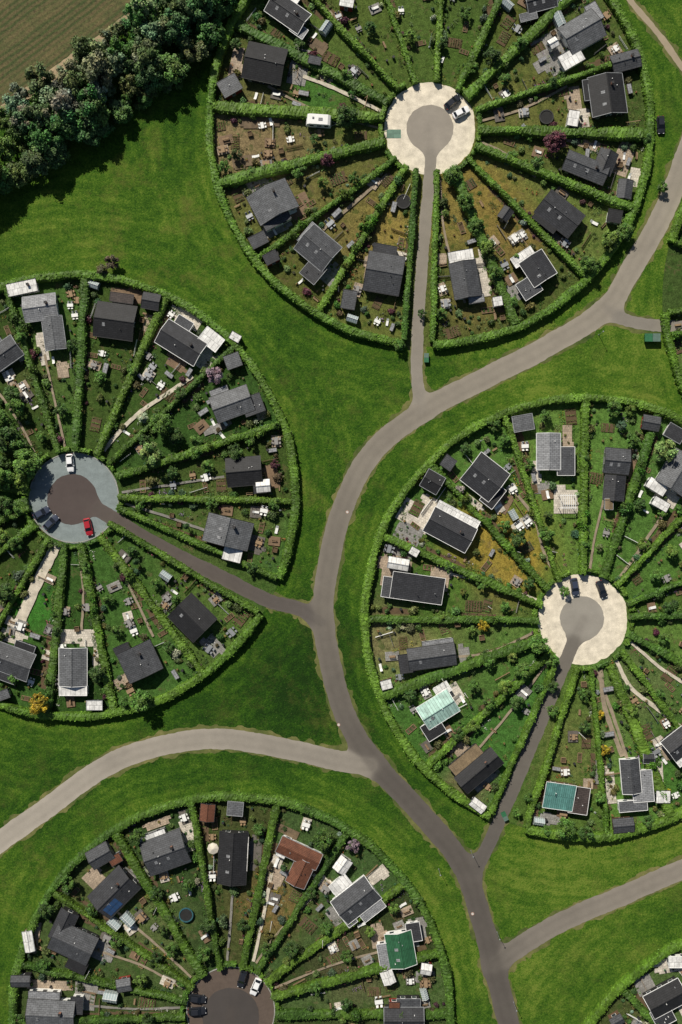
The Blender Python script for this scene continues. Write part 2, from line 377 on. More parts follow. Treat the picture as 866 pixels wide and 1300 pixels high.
# ---------------------------------------------------------------- turning areas
RING={'pale':surf('gravel_pale',(.64,.575,.46),.95,sc1=.5,amt=.28,sc2=5,obj=False,bst=.4),'blue':surf('paving_blue_grey',(.20,.235,.235),.9,sc1=.6,amt=.18,sc2=4,obj=False,bst=.2),'brown':surf('paving_brown',(.10,.075,.06),.9,sc1=.6,amt=.15,sc2=4,obj=False,bst=.2)}
for C in CIR:
    mb=MB();x,y=P(*C['t']);n=160;a=np.arange(n)*2*math.pi/n
    r=C['tr']*S*(1+(fbm(a*7,a*0+3)-.5)*.07)
    v=[(x,y,.018)]+[(x+r[i]*math.cos(a[i]),y+r[i]*math.sin(a[i]),.018) for i in range(n)]
    mb.add(v,[(0,1+i,1+(i+1)%n) for i in range(n)],RING[C['ring']]);put(mb.mesh('turning_area'),'turning_area_pavement')
    if C['ring']!='pale':
        mb=MB()
        for i in range(n):
            rr=C['tr']*S*.995
            if math.hypot(x+rr*math.cos(a[i])-P(*C['acc'])[0],y+rr*math.sin(a[i])-P(*C['acc'])[1])<math.hypot(x-P(*C['acc'])[0],y-P(*C['acc'])[1])-rr*.97: continue
            mb.box(x+rr*math.cos(a[i]),y+rr*math.sin(a[i]),.06,.25,.42,.12,M('kerb_stone',(.30,.30,.28),.9),rot=a[i])
        put(mb.mesh('kerb'),'turning_area_kerb')
# ---------------------------------------------------------------- garden lawns
TAN=[(330,185,40,(.17,.135,.06),1),(300,180,25,(.21,.16,.085),.9),(350,175,30,(.16,.12,.06),.7),(480,295,28,(.22,.17,.045),1.2),(430,255,35,(.13,.115,.037),.7),(620,265,30,(.18,.145,.035),1),(600,240,30,(.19,.145,.038),.9),(655,300,25,(.17,.125,.038),.9),(575,280,20,(.18,.145,.04),.9),(690,130,45,(.11,.11,.03),.7),(640,150,30,(.12,.125,.035),.7),(440,330,25,(.13,.11,.04),.6),(600,380,25,(.15,.12,.04),.7),
 (450,60,50,(.075,.11,.022),.6),(535,60,40,(.06,.10,.02),.6),(600,60,30,(.055,.105,.018),.6),(640,705,32,(.24,.18,.033),1.3),(605,685,25,(.24,.18,.033),1.2),(585,800,40,(.14,.11,.05),.8),(500,810,30,(.17,.125,.07),.7),(300,655,35,(.09,.10,.03),.7),(230,660,40,(.06,.09,.022),.7),
 (345,1150,25,(.16,.11,.04),.9),(200,1170,30,(.08,.11,.035),.7),(40,770,20,(.04,.15,.02),.9),(830,990,25,(.055,.14,.025),.8),(840,570,40,(.06,.12,.03),.6),(620,830,30,(.06,.14,.025),.7),(560,760,30,(.055,.13,.018),.8),(730,950,30,(.12,.13,.04),.7),(790,930,30,(.08,.14,.03),.5),(810,870,30,(.11,.14,.05),.7),(590,1000,20,(.14,.11,.06),.7),(145,720,50,(.04,.095,.018),.7),(400,120,25,(.045,.13,.022),.8),(50,470,25,(.08,.09,.03),.5),(450,1230,30,(.10,.08,.045),.5)]
MEAN=[(.074,.100,.024),(.042,.082,.017),(.058,.122,.023),(.046,.070,.021),(.06,.10,.024),(.05,.08,.024)]
for ci,C in enumerate(CIR):
    cx,cy=C['c'];nr_,nt_=64,480
    rr=np.linspace(30,C['R']+1,nr_);th=np.linspace(-math.pi,math.pi,nt_+1)
    RR,TH=np.meshgrid(rr,th,indexing='ij')
    PX=cx+RR*np.cos(TH);PY=cy+RR*np.sin(TH)
    col=np.empty((*RR.shape,3));col[:]=MEAN[ci]
    for (p,q,road,a,b) in C['plots']:
        random.seed(int(a*1000)+ci)
        m_=((TH>=a)&(TH<b))|((TH+2*math.pi>=a)&(TH+2*math.pi<b))
        k=random.uniform(.7,1.4);w=random.uniform(-.25,.3)
        col[m_]=np.array(MEAN[ci])*np.array([k*(1+w),k*(1+w*.2),k*(1+w*.3)])
    for tx,ty,r,c,amt in TAN:
        w=np.clip(1.6*np.exp(-((PX-tx)**2+(PY-ty)**2)/(2*r*r)),0,1)*amt
        w=np.clip(w*np.clip(.45+1.2*fbm(PX*.08,PY*.08,3),0,1),0,1)
        col=col*(1-w[...,None])+w[...,None]*np.array(c)
    mb=MB();I=np.arange(RR.size).reshape(RR.shape)
    F=np.stack([I[:-1,:-1],I[:-1,1:],I[1:,1:],I[1:,:-1]],-1).reshape(-1,4)
    mb.add(np.stack([(PX-433)*S,(650-PY)*S,np.full(PX.shape,.012)],-1).reshape(-1,3),F,LAWN,col.reshape(-1,3));put(mb.mesh('lawn'),'garden_lawn')
random.seed(11)
# ---------------------------------------------------------------- hedges
SEG=[]
def hedge(pts,w,h,col,name='garden_hedge',wild=.4):
    """pts world polyline"""
    pts=np.array(pts,float);d=np.r_[0,np.cumsum(np.linalg.norm(np.diff(pts,axis=0),axis=1))]
    n=max(4,int(d[-1]/.36));t=np.linspace(0,d[-1],n);cx=np.interp(t,d,pts[:,0]);cy=np.interp(t,d,pts[:,1])
    tx=np.gradient(cx);ty=np.gradient(cy);l=np.hypot(tx,ty);nx=-ty/l;ny=tx/l
    sd=random.random()*200
    prof=np.array([(-.5,0),(-.54,.35),(-.52,.75),(-.42,.96),(-.14,1.02),(.14,1.02),(.42,.96),(.52,.75),(.54,.35),(.5,0)])
    ww=w*(1-wild*.45+wild*1.0*vn(t*.2+sd,t*0)+.18*(vn(t*.9+sd,t*0+5)-.5));hh=h*(.85+.3*vn(t*.2+sd,t*0+9))
    off=(vn(t*.3+sd,t*0+2)-.5)*.3
    k=len(prof)
    jit=rng.normal(0,.075,(n,k,3));jit[:,(0,-1),2]=0
    o=prof[None,:,0]*ww[:,None]+off[:,None]
    Vx=cx[:,None]+nx[:,None]*o;Vy=cy[:,None]+ny[:,None]*o;Vz=prof[None,:,1]*hh[:,None]
    VV=np.stack([Vx,Vy,Vz],-1)+jit
    cv=(.65+.65*vn(t*.5+sd,t*0+4))[:,None]*(1+rng.normal(0,.14,(n,k)))
    yl=vn(t*.13+sd,t*0+7)[:,None,None]
    base=np.array(col)*(1-yl*.4)+np.array((.10,.17,.017))*yl*.4
    cc=np.clip(cv[...,None]*base*np.ones((n,k,1)),.003,1)
    I=np.arange(n*k).reshape(n,k)
    F=np.stack([I[:-1,:-1],I[:-1,1:],I[1:,1:],I[1:,:-1]],-1).reshape(-1,4)
    mb=MB();mb.add(VV.reshape(-1,3),F,LEAF,cc.reshape(-1,3)*.85)
    mb.add(VV[0],[tuple(range(k))],LEAF,cc[0]);mb.add(VV[-1],[tuple(range(k-1,-1,-1))],LEAF,cc[-1])
    m=int(d[-1]*28)
    ti=rng.integers(0,n,m);ki=rng.choice(np.arange(1,k-1),m)
    c=VV[ti,ki]+rng.normal(0,.12,(m,3));c[:,2]+=.04;c[:,2]=np.maximum(c[:,2],.05)
    outv=np.stack([nx[ti]*prof[ki,0],ny[ti]*prof[ki,0],prof[ki,1]*.8],-1)
    mb.leaves(c,outv,.36,LEAF,cc[ti,ki]*rng.uniform(.6,1.65,(m,1)))
    put(mb.mesh(name),name)
    for i in range(0,n-1,6): SEG.append((cx[i],cy[i],w/2+.3))
GR=[(.085,.175,.018),(.052,.122,.016),(.07,.15,.015),(.10,.19,.02)]
OVER=[]
for ci,C in enumerate(CIR):
    cx,cy=P(*C['c']);R=C['R']*S
    hs=[q for q in C['plots'] if q[2]]
    if hs: a0,a1=hs[0][3],hs[0][4]
    else: a0=C['ax']-.05;a1=C['ax']+.05
    roadang=[a0%(2*math.pi),a1%(2*math.pi)]
    th=np.linspace(a1,a0+2*math.pi,400)
    rj=R*(1+(vn(th*5,th*0+ci)-.5)*.006)
    hc={0:(.082,.172,.017),1:(.076,.16,.015),2:(.10,.195,.02),3:(.056,.125,.016)}.get(ci,(.08,.165,.014))
    hedge(np.c_[cx+rj*np.cos(th),cy-rj*np.sin(th)],1.85,2.2,hc,'boundary_hedge',.28)
    for (a,b,ang) in C['HH']:
        A=P(*a);B=P(*b)
        isroad=min(abs(ang%(2*math.pi)-q) for q in roadang)<.01
        wide=random.choice([1.1,1.35,1.65,2.0])
        if ci in(0,2): wide*=1.1
        if isroad: wide=1.3
        c=random.choice(GR);f={1:.87,3:.72}.get(ci,1.0);c=tuple(q*f for q in c)  # left and bottom circles: cloud shade painted into the hedge colour
        hedge([A,((A[0]+B[0])/2,(A[1]+B[1])/2),B],wide,random.uniform(1.7,2.4),c,wild=.2 if isroad else random.choice([.2,.35,.7]))
        if not isroad and abs(B[0])<110 and abs(B[1])<150 and random.random()<.5:
            for k in range(random.randint(2,7)):
                t=random.uniform(.25,.97);OVER.append((A[0]+(B[0]-A[0])*t+random.uniform(-.7,.7),A[1]+(B[1]-A[1])*t+random.uniform(-.7,.7),random.uniform(.8,1.7),c))
    for (p,q,road,a,b) in C['plots']:
        if road or random.random()<.15: continue
        tx,ty=C['t'];r=C['tr']+5
        b0=math.atan2(p[0][1]-ty,p[0][0]-tx);b1=math.atan2(q[0][1]-ty,q[0][0]-tx)
        if b1<b0:b1+=2*math.pi
        if b1-b0>1: continue
        g_=b0+(b1-b0)*random.uniform(.5,.72)
        th=np.linspace(b0,g_,8);w_=np.array([P(tx+r*math.cos(x),ty+r*math.sin(x)) for x in th])
        if np.linalg.norm(w_[0]-w_[-1])>.8: hedge(w_,.9,1.4,random.choice(GR))
# ---------------------------------------------------------------- foliage prototypes
def tree_proto(seed,R=3.4,H=7.5,ncl=24,dense=75,ls=.5,conifer=False):
    random.seed(seed);mb=MB()
    mb.cone((0,0,0),(.1,.05,H*.35),.22,.15,8,BARK,(1,1,1));mb.cone((.1,.05,H*.35),(.15,0,H*.8),.15,.04,7,BARK)
    for k in range(ncl):
        if k<6: a=k*1.05;rd=R*.62;z=H*random.uniform(.45,.62)
        else:
            a=random.uniform(0,6.28);z=H*random.uniform(.42,.98);rd=R*math.sqrt(random.random())*.85*math.sqrt(max(.05,1-((z/H-.55)/.5)**2))
        x,y=rd*math.cos(a),rd*math.sin(a);r=R*random.uniform(.2,.38)
        if conifer: rd*=(1-z/H)*1.4;x,y=rd*math.cos(a),rd*math.sin(a)
        mb.cone((.1,.05,H*random.uniform(.3,.5)),(x,y,z),.07,.02,5,BARK)
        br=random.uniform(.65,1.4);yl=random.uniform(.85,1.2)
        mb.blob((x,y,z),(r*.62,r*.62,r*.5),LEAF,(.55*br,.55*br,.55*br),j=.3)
        n=dense;d=rng.normal(size=(n,3));d/=np.linalg.norm(d,axis=1)[:,None]
        c=np.array([x,y,z])+d*np.array([r,r,r*.8])*rng.uniform(.55,1.15,(n,1))
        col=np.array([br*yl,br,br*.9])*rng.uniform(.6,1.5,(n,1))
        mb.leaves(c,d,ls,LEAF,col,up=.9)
    return mb.mesh('tree_crown')
TREES=[tree_proto(s,R=random.uniform(3.1,3.7)) for s in (1,2,3,4,5)]
SMALLT=[tree_proto(20+s,R=2.0,H=4.2,ncl=14,dense=70,ls=.36) for s in range(3)]
CONI=[tree_proto(40+s,R=1.7,H=6.5,ncl=18,dense=60,ls=.32,conifer=True) for s in range(2)]
def shrub_proto(seed,R=1.,H=1.1,n=230,ls=.26,fl=None):
    random.seed(seed);mb=MB()
    for i in range(5):
        a=random.uniform(0,6.28);d_=random.uniform(0,.5)*R;r=R*random.uniform(.35,.6)
        c0=np.array([d_*math.cos(a),d_*math.sin(a),H*.45]);br=random.uniform(.7,1.3)
        mb.cone((0,0,0),tuple(c0),.04,.02,5,BARK)
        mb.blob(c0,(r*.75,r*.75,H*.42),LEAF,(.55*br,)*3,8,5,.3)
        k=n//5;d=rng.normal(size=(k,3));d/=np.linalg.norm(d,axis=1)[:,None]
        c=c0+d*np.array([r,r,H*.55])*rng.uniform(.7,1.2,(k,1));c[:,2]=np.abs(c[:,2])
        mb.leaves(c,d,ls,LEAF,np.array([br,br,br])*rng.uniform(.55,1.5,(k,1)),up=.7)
    return mb.mesh('shrub')
SHR=[shrub_proto(60+s) for s in range(6)]
from collections import defaultdict
OCC=defaultdict(list)
def occ(x,y,r): OCC[(int(x//8),int(y//8))].append((x,y,r))
def free(x,y,r):
    i,j=int(x//8),int(y//8)
    for u in(-1,0,1):
        for v in(-1,0,1):
            for a,b,c in OCC.get((i+u,j+v),()):
                if (a-x)**2+(b-y)**2<(r+c)**2: return False
    return True
random.seed(5)
for x,y,r,c in OVER:
    put(random.choice(SHR),'garden_shrub',x,y,0,random.uniform(0,6.28),(r,r*random.uniform(.8,1.2),r*random.uniform(1.3,2.2)),color=tuple(v*random.uniform(.7,1.15) for v in c))
# ---------------------------------------------------------------- houses
def house(px_,py_,rot,parts,wall='black',trim=None,name='garden_house',chim=None,sky=0,solar=False):
    x,y=P(px_,py_);e=bpy.data.objects.new(name,None);e.location=(x,y,0);e.rotation_euler=(0,0,-math.radians(rot));sc.collection.objects.link(e)
    W=MB();Rf=MB();Wi=MB();Do=MB();wm=WALL[wall]
    tm=WHITE if trim=='w' else (GREYT if trim=='g' else BLACKT)
    for pi,p in enumerate(parts):
        dx,dy,w,h,mat,kind=p[:6];ridge=p[6] if len(p)>6 else ('x' if w>=h else 'y')
        X0,Y0,w,h=dx*S,-dy*S,w*S,h*S;zt=2.45-.17*pi;rm=ROOF[mat]
        ov=.35 if min(w,h)>3 else .18
        ww,wh=w-2*ov,h-2*ov
        W.box(X0,Y0,zt/2,ww,wh,zt,wm)
        L_,B_=(w,h) if ridge=='x' else (h,w)
        def tr(u,v,z):
            return (X0+u,Y0+v,z) if ridge=='x' else (X0+v,Y0+u,z)
        if kind=='g':
            rise=B_/2*math.tan(math.radians(20));zb=zt-.05
            up=[tr(-L_/2,-B_/2,zb),tr(L_/2,-B_/2,zb),tr(L_/2,0,zb+rise),tr(-L_/2,0,zb+rise),tr(L_/2,B_/2,zb),tr(-L_/2,B_/2,zb)]
            v=np.array(up+[(a,b,c-.14) for a,b,c in up])
            f=[(0,1,2,3),(3,2,4,5),(6,9,8,7),(9,11,10,8),(0,6,7,1),(4,10,11,5),(0,3,9,6),(3,5,11,9),(1,7,8,2),(2,8,10,4)]
            if ridge=='y': f=[tuple(reversed(q)) for q in f]
            Rf.add(v,f,rm)
            for sx in (-1,1):
                g1=[tr(sx*(L_/2-ov),-B_/2+ov,zt-.02),tr(sx*(L_/2-ov),B_/2-ov,zt-.02),tr(sx*(L_/2-ov),0,zt+rise-.2)]
                W.add(g1,[(0,1,2)],wm)
            a=tr(-L_/2,0,zb+rise+.03);b=tr(L_/2,0,zb+rise+.03);Rf.beam(a,b,.2,rm)
            for sx in (-1,1):
                for sy in (-1,1):
                    Rf.beam(tr(sx*(L_/2+.03),sy*(B_/2+.02),zb-.03),tr(sx*(L_/2+.03),0,zb+rise-.0),.11,tm)
            for sy in (-1,1): Rf.beam(tr(-L_/2,sy*(B_/2+.06),zb-.06),tr(L_/2,sy*(B_/2+.06),zb-.06),.11,tm)
            ztop=zb+rise
        else:
            sl=.12 if kind=='f' else math.tan(math.radians(8))*B_
            zb=zt+.02
            up=[tr(-L_/2,-B_/2,zb),tr(L_/2,-B_/2,zb),tr(L_/2,B_/2,zb+sl),tr(-L_/2,B_/2,zb+sl)]
            v=np.array(up+[(a,b,c-.16) for a,b,c in up]);f=[(0,1,2,3),(7,6,5,4),(0,4,5,1),(1,5,6,2),(2,6,7,3),(3,7,4,0)]
            if ridge=='y': f=[tuple(reversed(q)) for q in f]
            Rf.add(v,f,rm)
            for a,b in ((0,1),(1,2),(2,3),(3,0)):
                A=np.array(up[a]);B=np.array(up[b]);Rf.beam(A+(0,0,.02),B+(0,0,.02),.1,tm)
            ztop=zb+sl
        for sgn in (-1,1):
            nwin=max(1,int(ww//2.4))
            for k in range(nwin):
                xx=X0-ww/2+(k+.5)*ww/nwin
                if sgn==-1 and k==0 and pi==0:
                    Do.box(xx,Y0-wh/2-.03,1.03,.95,.06,2.06,WALL['grey'] if wall!='grey' else WALL['white']);Do.box(xx,Y0-wh/2-.07,1.4,.5,.02,.7,GLASS);continue
                Wi.box(xx,Y0+sgn*(wh/2+.02),1.35,1.2,.05,1.1,WHITE);Wi.box(xx,Y0+sgn*(wh/2+.05),1.35,1.04,.04,.94,GLASS)
            nwin=max(1,int(wh//2.6))
            for k in range(nwin):
                yy=Y0-wh/2+(k+.5)*wh/nwin
                Wi.box(X0+sgn*(ww/2+.02),yy,1.35,.05,1.2,1.1,WHITE);Wi.box(X0+sgn*(ww/2+.05),yy,1.35,.04,1.04,.94,GLASS)
        if min(w,h)>4:
            for k in range(random.choice([1,2,3])):
                u=random.uniform(-.35,.35)*L_;vv=random.uniform(-.3,.3)*B_
                zz=ztop-abs(vv)*math.tan(math.radians(20)) if kind=='g' else ztop-.1
                a=tr(u,vv,zz);Rf.cyl(a[0],a[1],a[2]-.1,a[2]+.4,.1,.1,8,random.choice([BLACKT,WHITE,GREYT]))
        if pi==0 and chim:
            a=tr(.22*L_,.12*B_,0);Rf.box(a[0],a[1],ztop+.1,.55,.55,1.3,BRICK);Rf.box(a[0],a[1],ztop+.77,.65,.65,.06,BLACKT)
        if pi==0 and sky and kind=='g':
            for k in range(sky):
                u=(-.25+.3*k)*L_
                pts=[];tanp=math.tan(math.radians(20))
                for (du,dv) in ((-.35,-.3*B_/2-.5),(.35,-.3*B_/2-.5),(.35,-.3*B_/2+.4),(-.35,-.3*B_/2+.4)):
                    pts.append(tr(u+du,dv,ztop-abs(dv)*tanp+.05))
                Rf.add(pts,[(0,1,2,3)],ROOF['light'])
        if pi==0 and solar:
            SOL=M('solar_panel_glass',(.03,.07,.16),.2,amt=.1,bst=0,spec=.7);tanp=math.tan(math.radians(20))
            for i in range(4):
                for j in range(2):
                    u0=-.42*L_+i*1.08;v0=-B_/2+.4+j*1.35;pts=[]
                    for (du,dv) in ((0,0),(1.0,0),(1.0,1.27),(0,1.27)):
                        pts.append(tr(u0+du,v0+dv,ztop-abs(v0+dv)*tanp+.09))
                    Rf.add(pts,[(0,1,2,3)] if ridge=='x' else [(3,2,1,0)],SOL)
        cs,sn=math.cos(-math.radians(rot)),math.sin(-math.radians(rot))
        nn=max(1,round(max(w,h)/min(w,h)))
        for k in range(nn):
            t=(k+.5)/nn-.5;ox=X0+(w*t if w>h else 0);oy=Y0+(h*t if h>=w else 0)
            occ(x+ox*cs-oy*sn,y+ox*sn+oy*cs,min(w,h)*.58)
    for b,nm in ((W,'walls'),(Rf,'roof'),(Wi,'windows'),(Do,'door')):
        if b.n: put(b.mesh(nm),nm,parent=e)
    return e
HS=[
 (366,22,35,[(0,0,52,30,'dark','g'),(-14,-22,34,12,'white','f'),(24,10,20,14,'light','f')],'black','w'),
 (337,86,12,[(0,0,50,46,'black','g'),],'black',None),
 (347,260,-27,[(0,0,54,40,'grey','g','y'),(-6,24,36,10,'mid','f')],'white',None),
 (404,318,40,[(0,0,46,40,'mid','g'),(14,26,24,26,'dark','f'),(-20,-6,14,30,'light','f')],'white','g'),
 (487,350,10,[(0,0,46,50,'mid','g','x'),(-4,-30,30,12,'dark','f')],'black',None),
 (736,46,-30,[(0,0,50,38,'grey','g'),(-28,22,30,20,'white','f'),(26,-14,16,24,'light','f')],'white',None),
 (684,6,-15,[(0,0,38,26,'dark','g'),(-20,16,22,10,'grey','f')],'black','g'),
 (768,126,-8,[(0,0,44,50,'black','g','y'),(-16,-10,26,26,'black','f')],'black','g'),
 (791,83,-15,[(0,0,36,22,'mid','g')],'black',None),
 (741,217,22,[(0,0,56,26,'mid','g'),(20,-16,24,30,'dark','g','y')],'black',None),
 (708,275,38,[(0,0,54,36,'dark','g'),(-8,20,34,10,'black','f')],'black',None),
 (588,352,-10,[(0,6,34,46,'mid','g','y'),(0,-24,32,15,'white','f'),(10,32,20,10,'light','f')],'grey',None),
 (674,348,-33,[(8,0,34,36,'dark','g','y'),(0,-22,30,14,'white','f'),(-14,14,26,24,'mid','f')],'black','w'),
 (55,393,-8,[(0,0,42,32,'light','g'),(12,34,26,42,'grey','g','y')],'white','g'),
 (32,368,-12,[(0,0,38,16,'white','f')],'white',None),
 (8,452,-35,[(0,0,44,30,'mid','g'),(-6,-20,30,12,'grey','f')],'grey','g'),
 (149,410,8,[(0,0,50,44,'black','g','x'),(4,-30,30,12,'dbrown','f')],'black',None),
 (232,437,32,[(0,0,58,34,'dark','g'),(-10,-22,22,14,'mid','f')],'white','w'),
 (270,433,38,[(0,0,28,20,'white','f')],'white','w'),
 (296,514,-20,[(0,0,50,34,'grey','g'),(24,10,26,24,'mid','f'),(-10,-20,24,10,'light','f')],'white',None),
 (311,599,-5,[(0,0,44,36,'black','g'),(18,22,16,14,'dark','f')],'black',None),
 (291,675,14,[(0,0,58,36,'grey','g','y'),(12,26,24,18,'white','f')],'grey',None),
 (246,783,45,[(0,0,46,42,'black','g'),],'black',None),
 (180,838,-25,[(0,0,46,40,'mid','g','y'),(-14,-24,20,10,'dark','f')],'brown',None),
 (96,845,0,[(0,0,35,48,'grey','g','y'),(0,30,35,12,'white','f')],'white','w'),
 (20,838,20,[(0,0,50,36,'mid','g'),(-6,22,34,10,'dark','f'),(8,-22,26,10,'black','f')],'black','g'),
 (614,606,38,[(0,0,46,44,'dark','g'),(22,12,20,30,'black','f')],'black','w'),
 (572,669,28,[(0,4,60,34,'dark','g'),(0,-18,58,10,'white','f')],'white','w'),
 (525,745,8,[(4,0,66,34,'dark','m'),(-32,4,16,26,'mid','f')],'black','w'),
 (547,832,-8,[(0,0,60,28,'mid','g'),(-34,4,16,24,'dark','f'),(10,-16,40,8,'light','f')],'white',None),
 (556,900,-32,[(0,-2,46,32,'mint','g'),(-18,16,26,22,'black','f'),(18,-20,20,14,'white','f')],'white','w'),
 (604,972,-40,[(0,4,60,26,'black','g'),(-4,-17,46,16,'tan','f')],'black',None),
 (698,578,0,[(-4,-4,30,46,'light','g','y'),(18,8,22,36,'mid','f')],'white','w'),
 (780,586,5,[(0,0,32,32,'mid','g'),(0,34,26,32,'dark','g','y')],'grey',None),
 (858,600,32,[(0,0,40,48,'grey','g','y'),(-14,30,26,14,'white','f')],'white',None),
 (713,1008,8,[(-6,0,38,34,'teal','m'),(20,2,24,34,'dbrown','f')],'brown','w'),
 (798,990,-5,[(0,-8,24,44,'mid','g','y'),(14,6,26,40,'light','f'),(0,30,36,14,'grey','f')],'white','w'),
 (858,942,-38,[(0,0,34,32,'dark','g'),(0,20,34,8,'white','f')],'black','w'),
 (212,1078,-20,[(0,0,54,44,'mid','g'),(-8,-24,34,10,'white','f')],'grey',None),
 (148,1128,-45,[(0,0,56,40,'dark','g')],'black',None),
 (130,1082,-30,[(0,0,30,24,'mid','g'),(14,14,16,12,'brown','f')],'grey',None),
 (96,1192,25,[(0,0,54,38,'mid','g'),(-20,-14,24,40,'dark','g','y'),(16,24,26,16,'black','f')],'black',None),
 (297,1085,3,[(0,0,36,66,'black','g','y'),(14,-6,10,44,'white','f')],'black',None),
 (376,1088,25,[(0,-10,56,22,'brown','g'),(12,12,26,34,'brown','g','y'),(-20,-8,12,26,'white','f')],'white','g'),
 (452,1138,-38,[(0,0,54,36,'mid','g'),(-4,-26,26,18,'white','f'),(8,24,34,12,'light','f'),(-22,10,14,26,'grey','f')],'white','w'),
 (508,1200,-10,[(0,0,34,44,'green','g','y'),(-22,6,14,34,'light','f'),(20,-18,18,24,'dark','f')],'white','w'),
 (68,1281,3,[(0,0,60,34,'grey','g'),(32,-12,16,22,'dark','f'),(-10,-22,40,10,'light','f')],'white',None),
 (512,1288,0,[(0,0,50,30,'dark','g'),(6,-20,30,12,'mid','f')],'black','g'),
 (842,1262,-28,[(0,0,50,32,'black','g'),(-14,18,26,24,'dark','f')],'black','w'),
 (858,1216,0,[(0,0,26,14,'white','f')],'white','w'),
]
for i,h in enumerate(HS):
    random.seed(100+i)
    house(h[0],h[1],h[2],h[3],h[4],h[5],chim=random.random()<.4,sky=random.choice([0,0,1,2]),solar=(h[0]==148))
for ci,C in enumerate(CIR):
    cx,cy=C['c']
    for (p,q,road,a,b) in C['plots']:
        if road: continue
        g_=(a+b)/2;X_=cx+C['R']*.74*math.cos(g_);Y_=cy+C['R']*.74*math.sin(g_)
        if -45<X_<911 and -45<Y_<1345: continue
        random.seed(int(a*777)+ci)
        house(X_,Y_,math.degrees(g_)+random.choice([0,90])+random.uniform(-10,10),[(0,0,50,38,random.choice(['dark','mid','grey','black']),'g'),(12,22,28,14,random.choice(['white','dark','light']),'f')],random.choice(['black','white','grey']),random.choice(['w',None]))
def shed(px_,py_,rot,w,h,mat,wall='black',kind='g'):
    house(px_,py_,rot,[(0,0,w,h,mat,kind)],wall,random.choice(['g',None,None]),name='garden_shed')
SH=[(293,114,-30,26,22,'grey'),(329,308,-27,22,16,'mid'),(443,383,10,18,24,'mid'),(640,275,35,14,16,'dark'),(790,244,8,18,24,'mid'),(777,278,10,18,16,'black'),(194,385,10,22,20,'dark'),(297,460,-20,20,18,'grey'),
 (335,617,-5,18,16,'white'),(123,893,0,20,12,'white'),(548,612,30,24,24,'black'),(568,588,35,16,16,'mid'),(662,538,-10,26,20,'grey'),(823,538,10,22,18,'mid'),(853,551,30,24,18,'dark'),(490,867,-15,14,12,'white'),(605,1019,38,20,12,'white'),(788,1044,-5,26,18,'mid'),(838,1008,0,18,16,'white'),
 (435,1094,35,18,20,'white'),(265,1028,5,18,22,'brown'),(300,1023,5,20,18,'grey'),(40,1190,-10,12,26,'white'),(30,1240,0,24,14,'mid'),(160,1245,-10,18,16,'grey'),(540,1225,10,14,14,'white'),(8,880,-20,16,12,'grey'),(400,82,12,16,10,'mid'),(345,330,-27,18,14,'dark'),(525,700,30,12,10,'white'),(505,715,10,26,14,'white'),(770,640,0,10,14,'tan'),
 (835,640,30,22,12,'white'),(440,10,10,18,10,'white'),(725,155,10,14,20,'white'),(700,60,-30,12,12,'white'),(820,960,0,14,12,'dark'),(630,385,-10,12,12,'white'),(300,430,30,14,10,'white'),(492,1235,-20,16,18,'white'),(780,1290,-30,16,12,'mid'),(500,1270,0,14,8,'brown')]
for i,s_ in enumerate(SH):
    random.seed(300+i);shed(*s_,wall=random.choice(['black','white','grey','brown','red']),kind=random.choice(['g','f']))
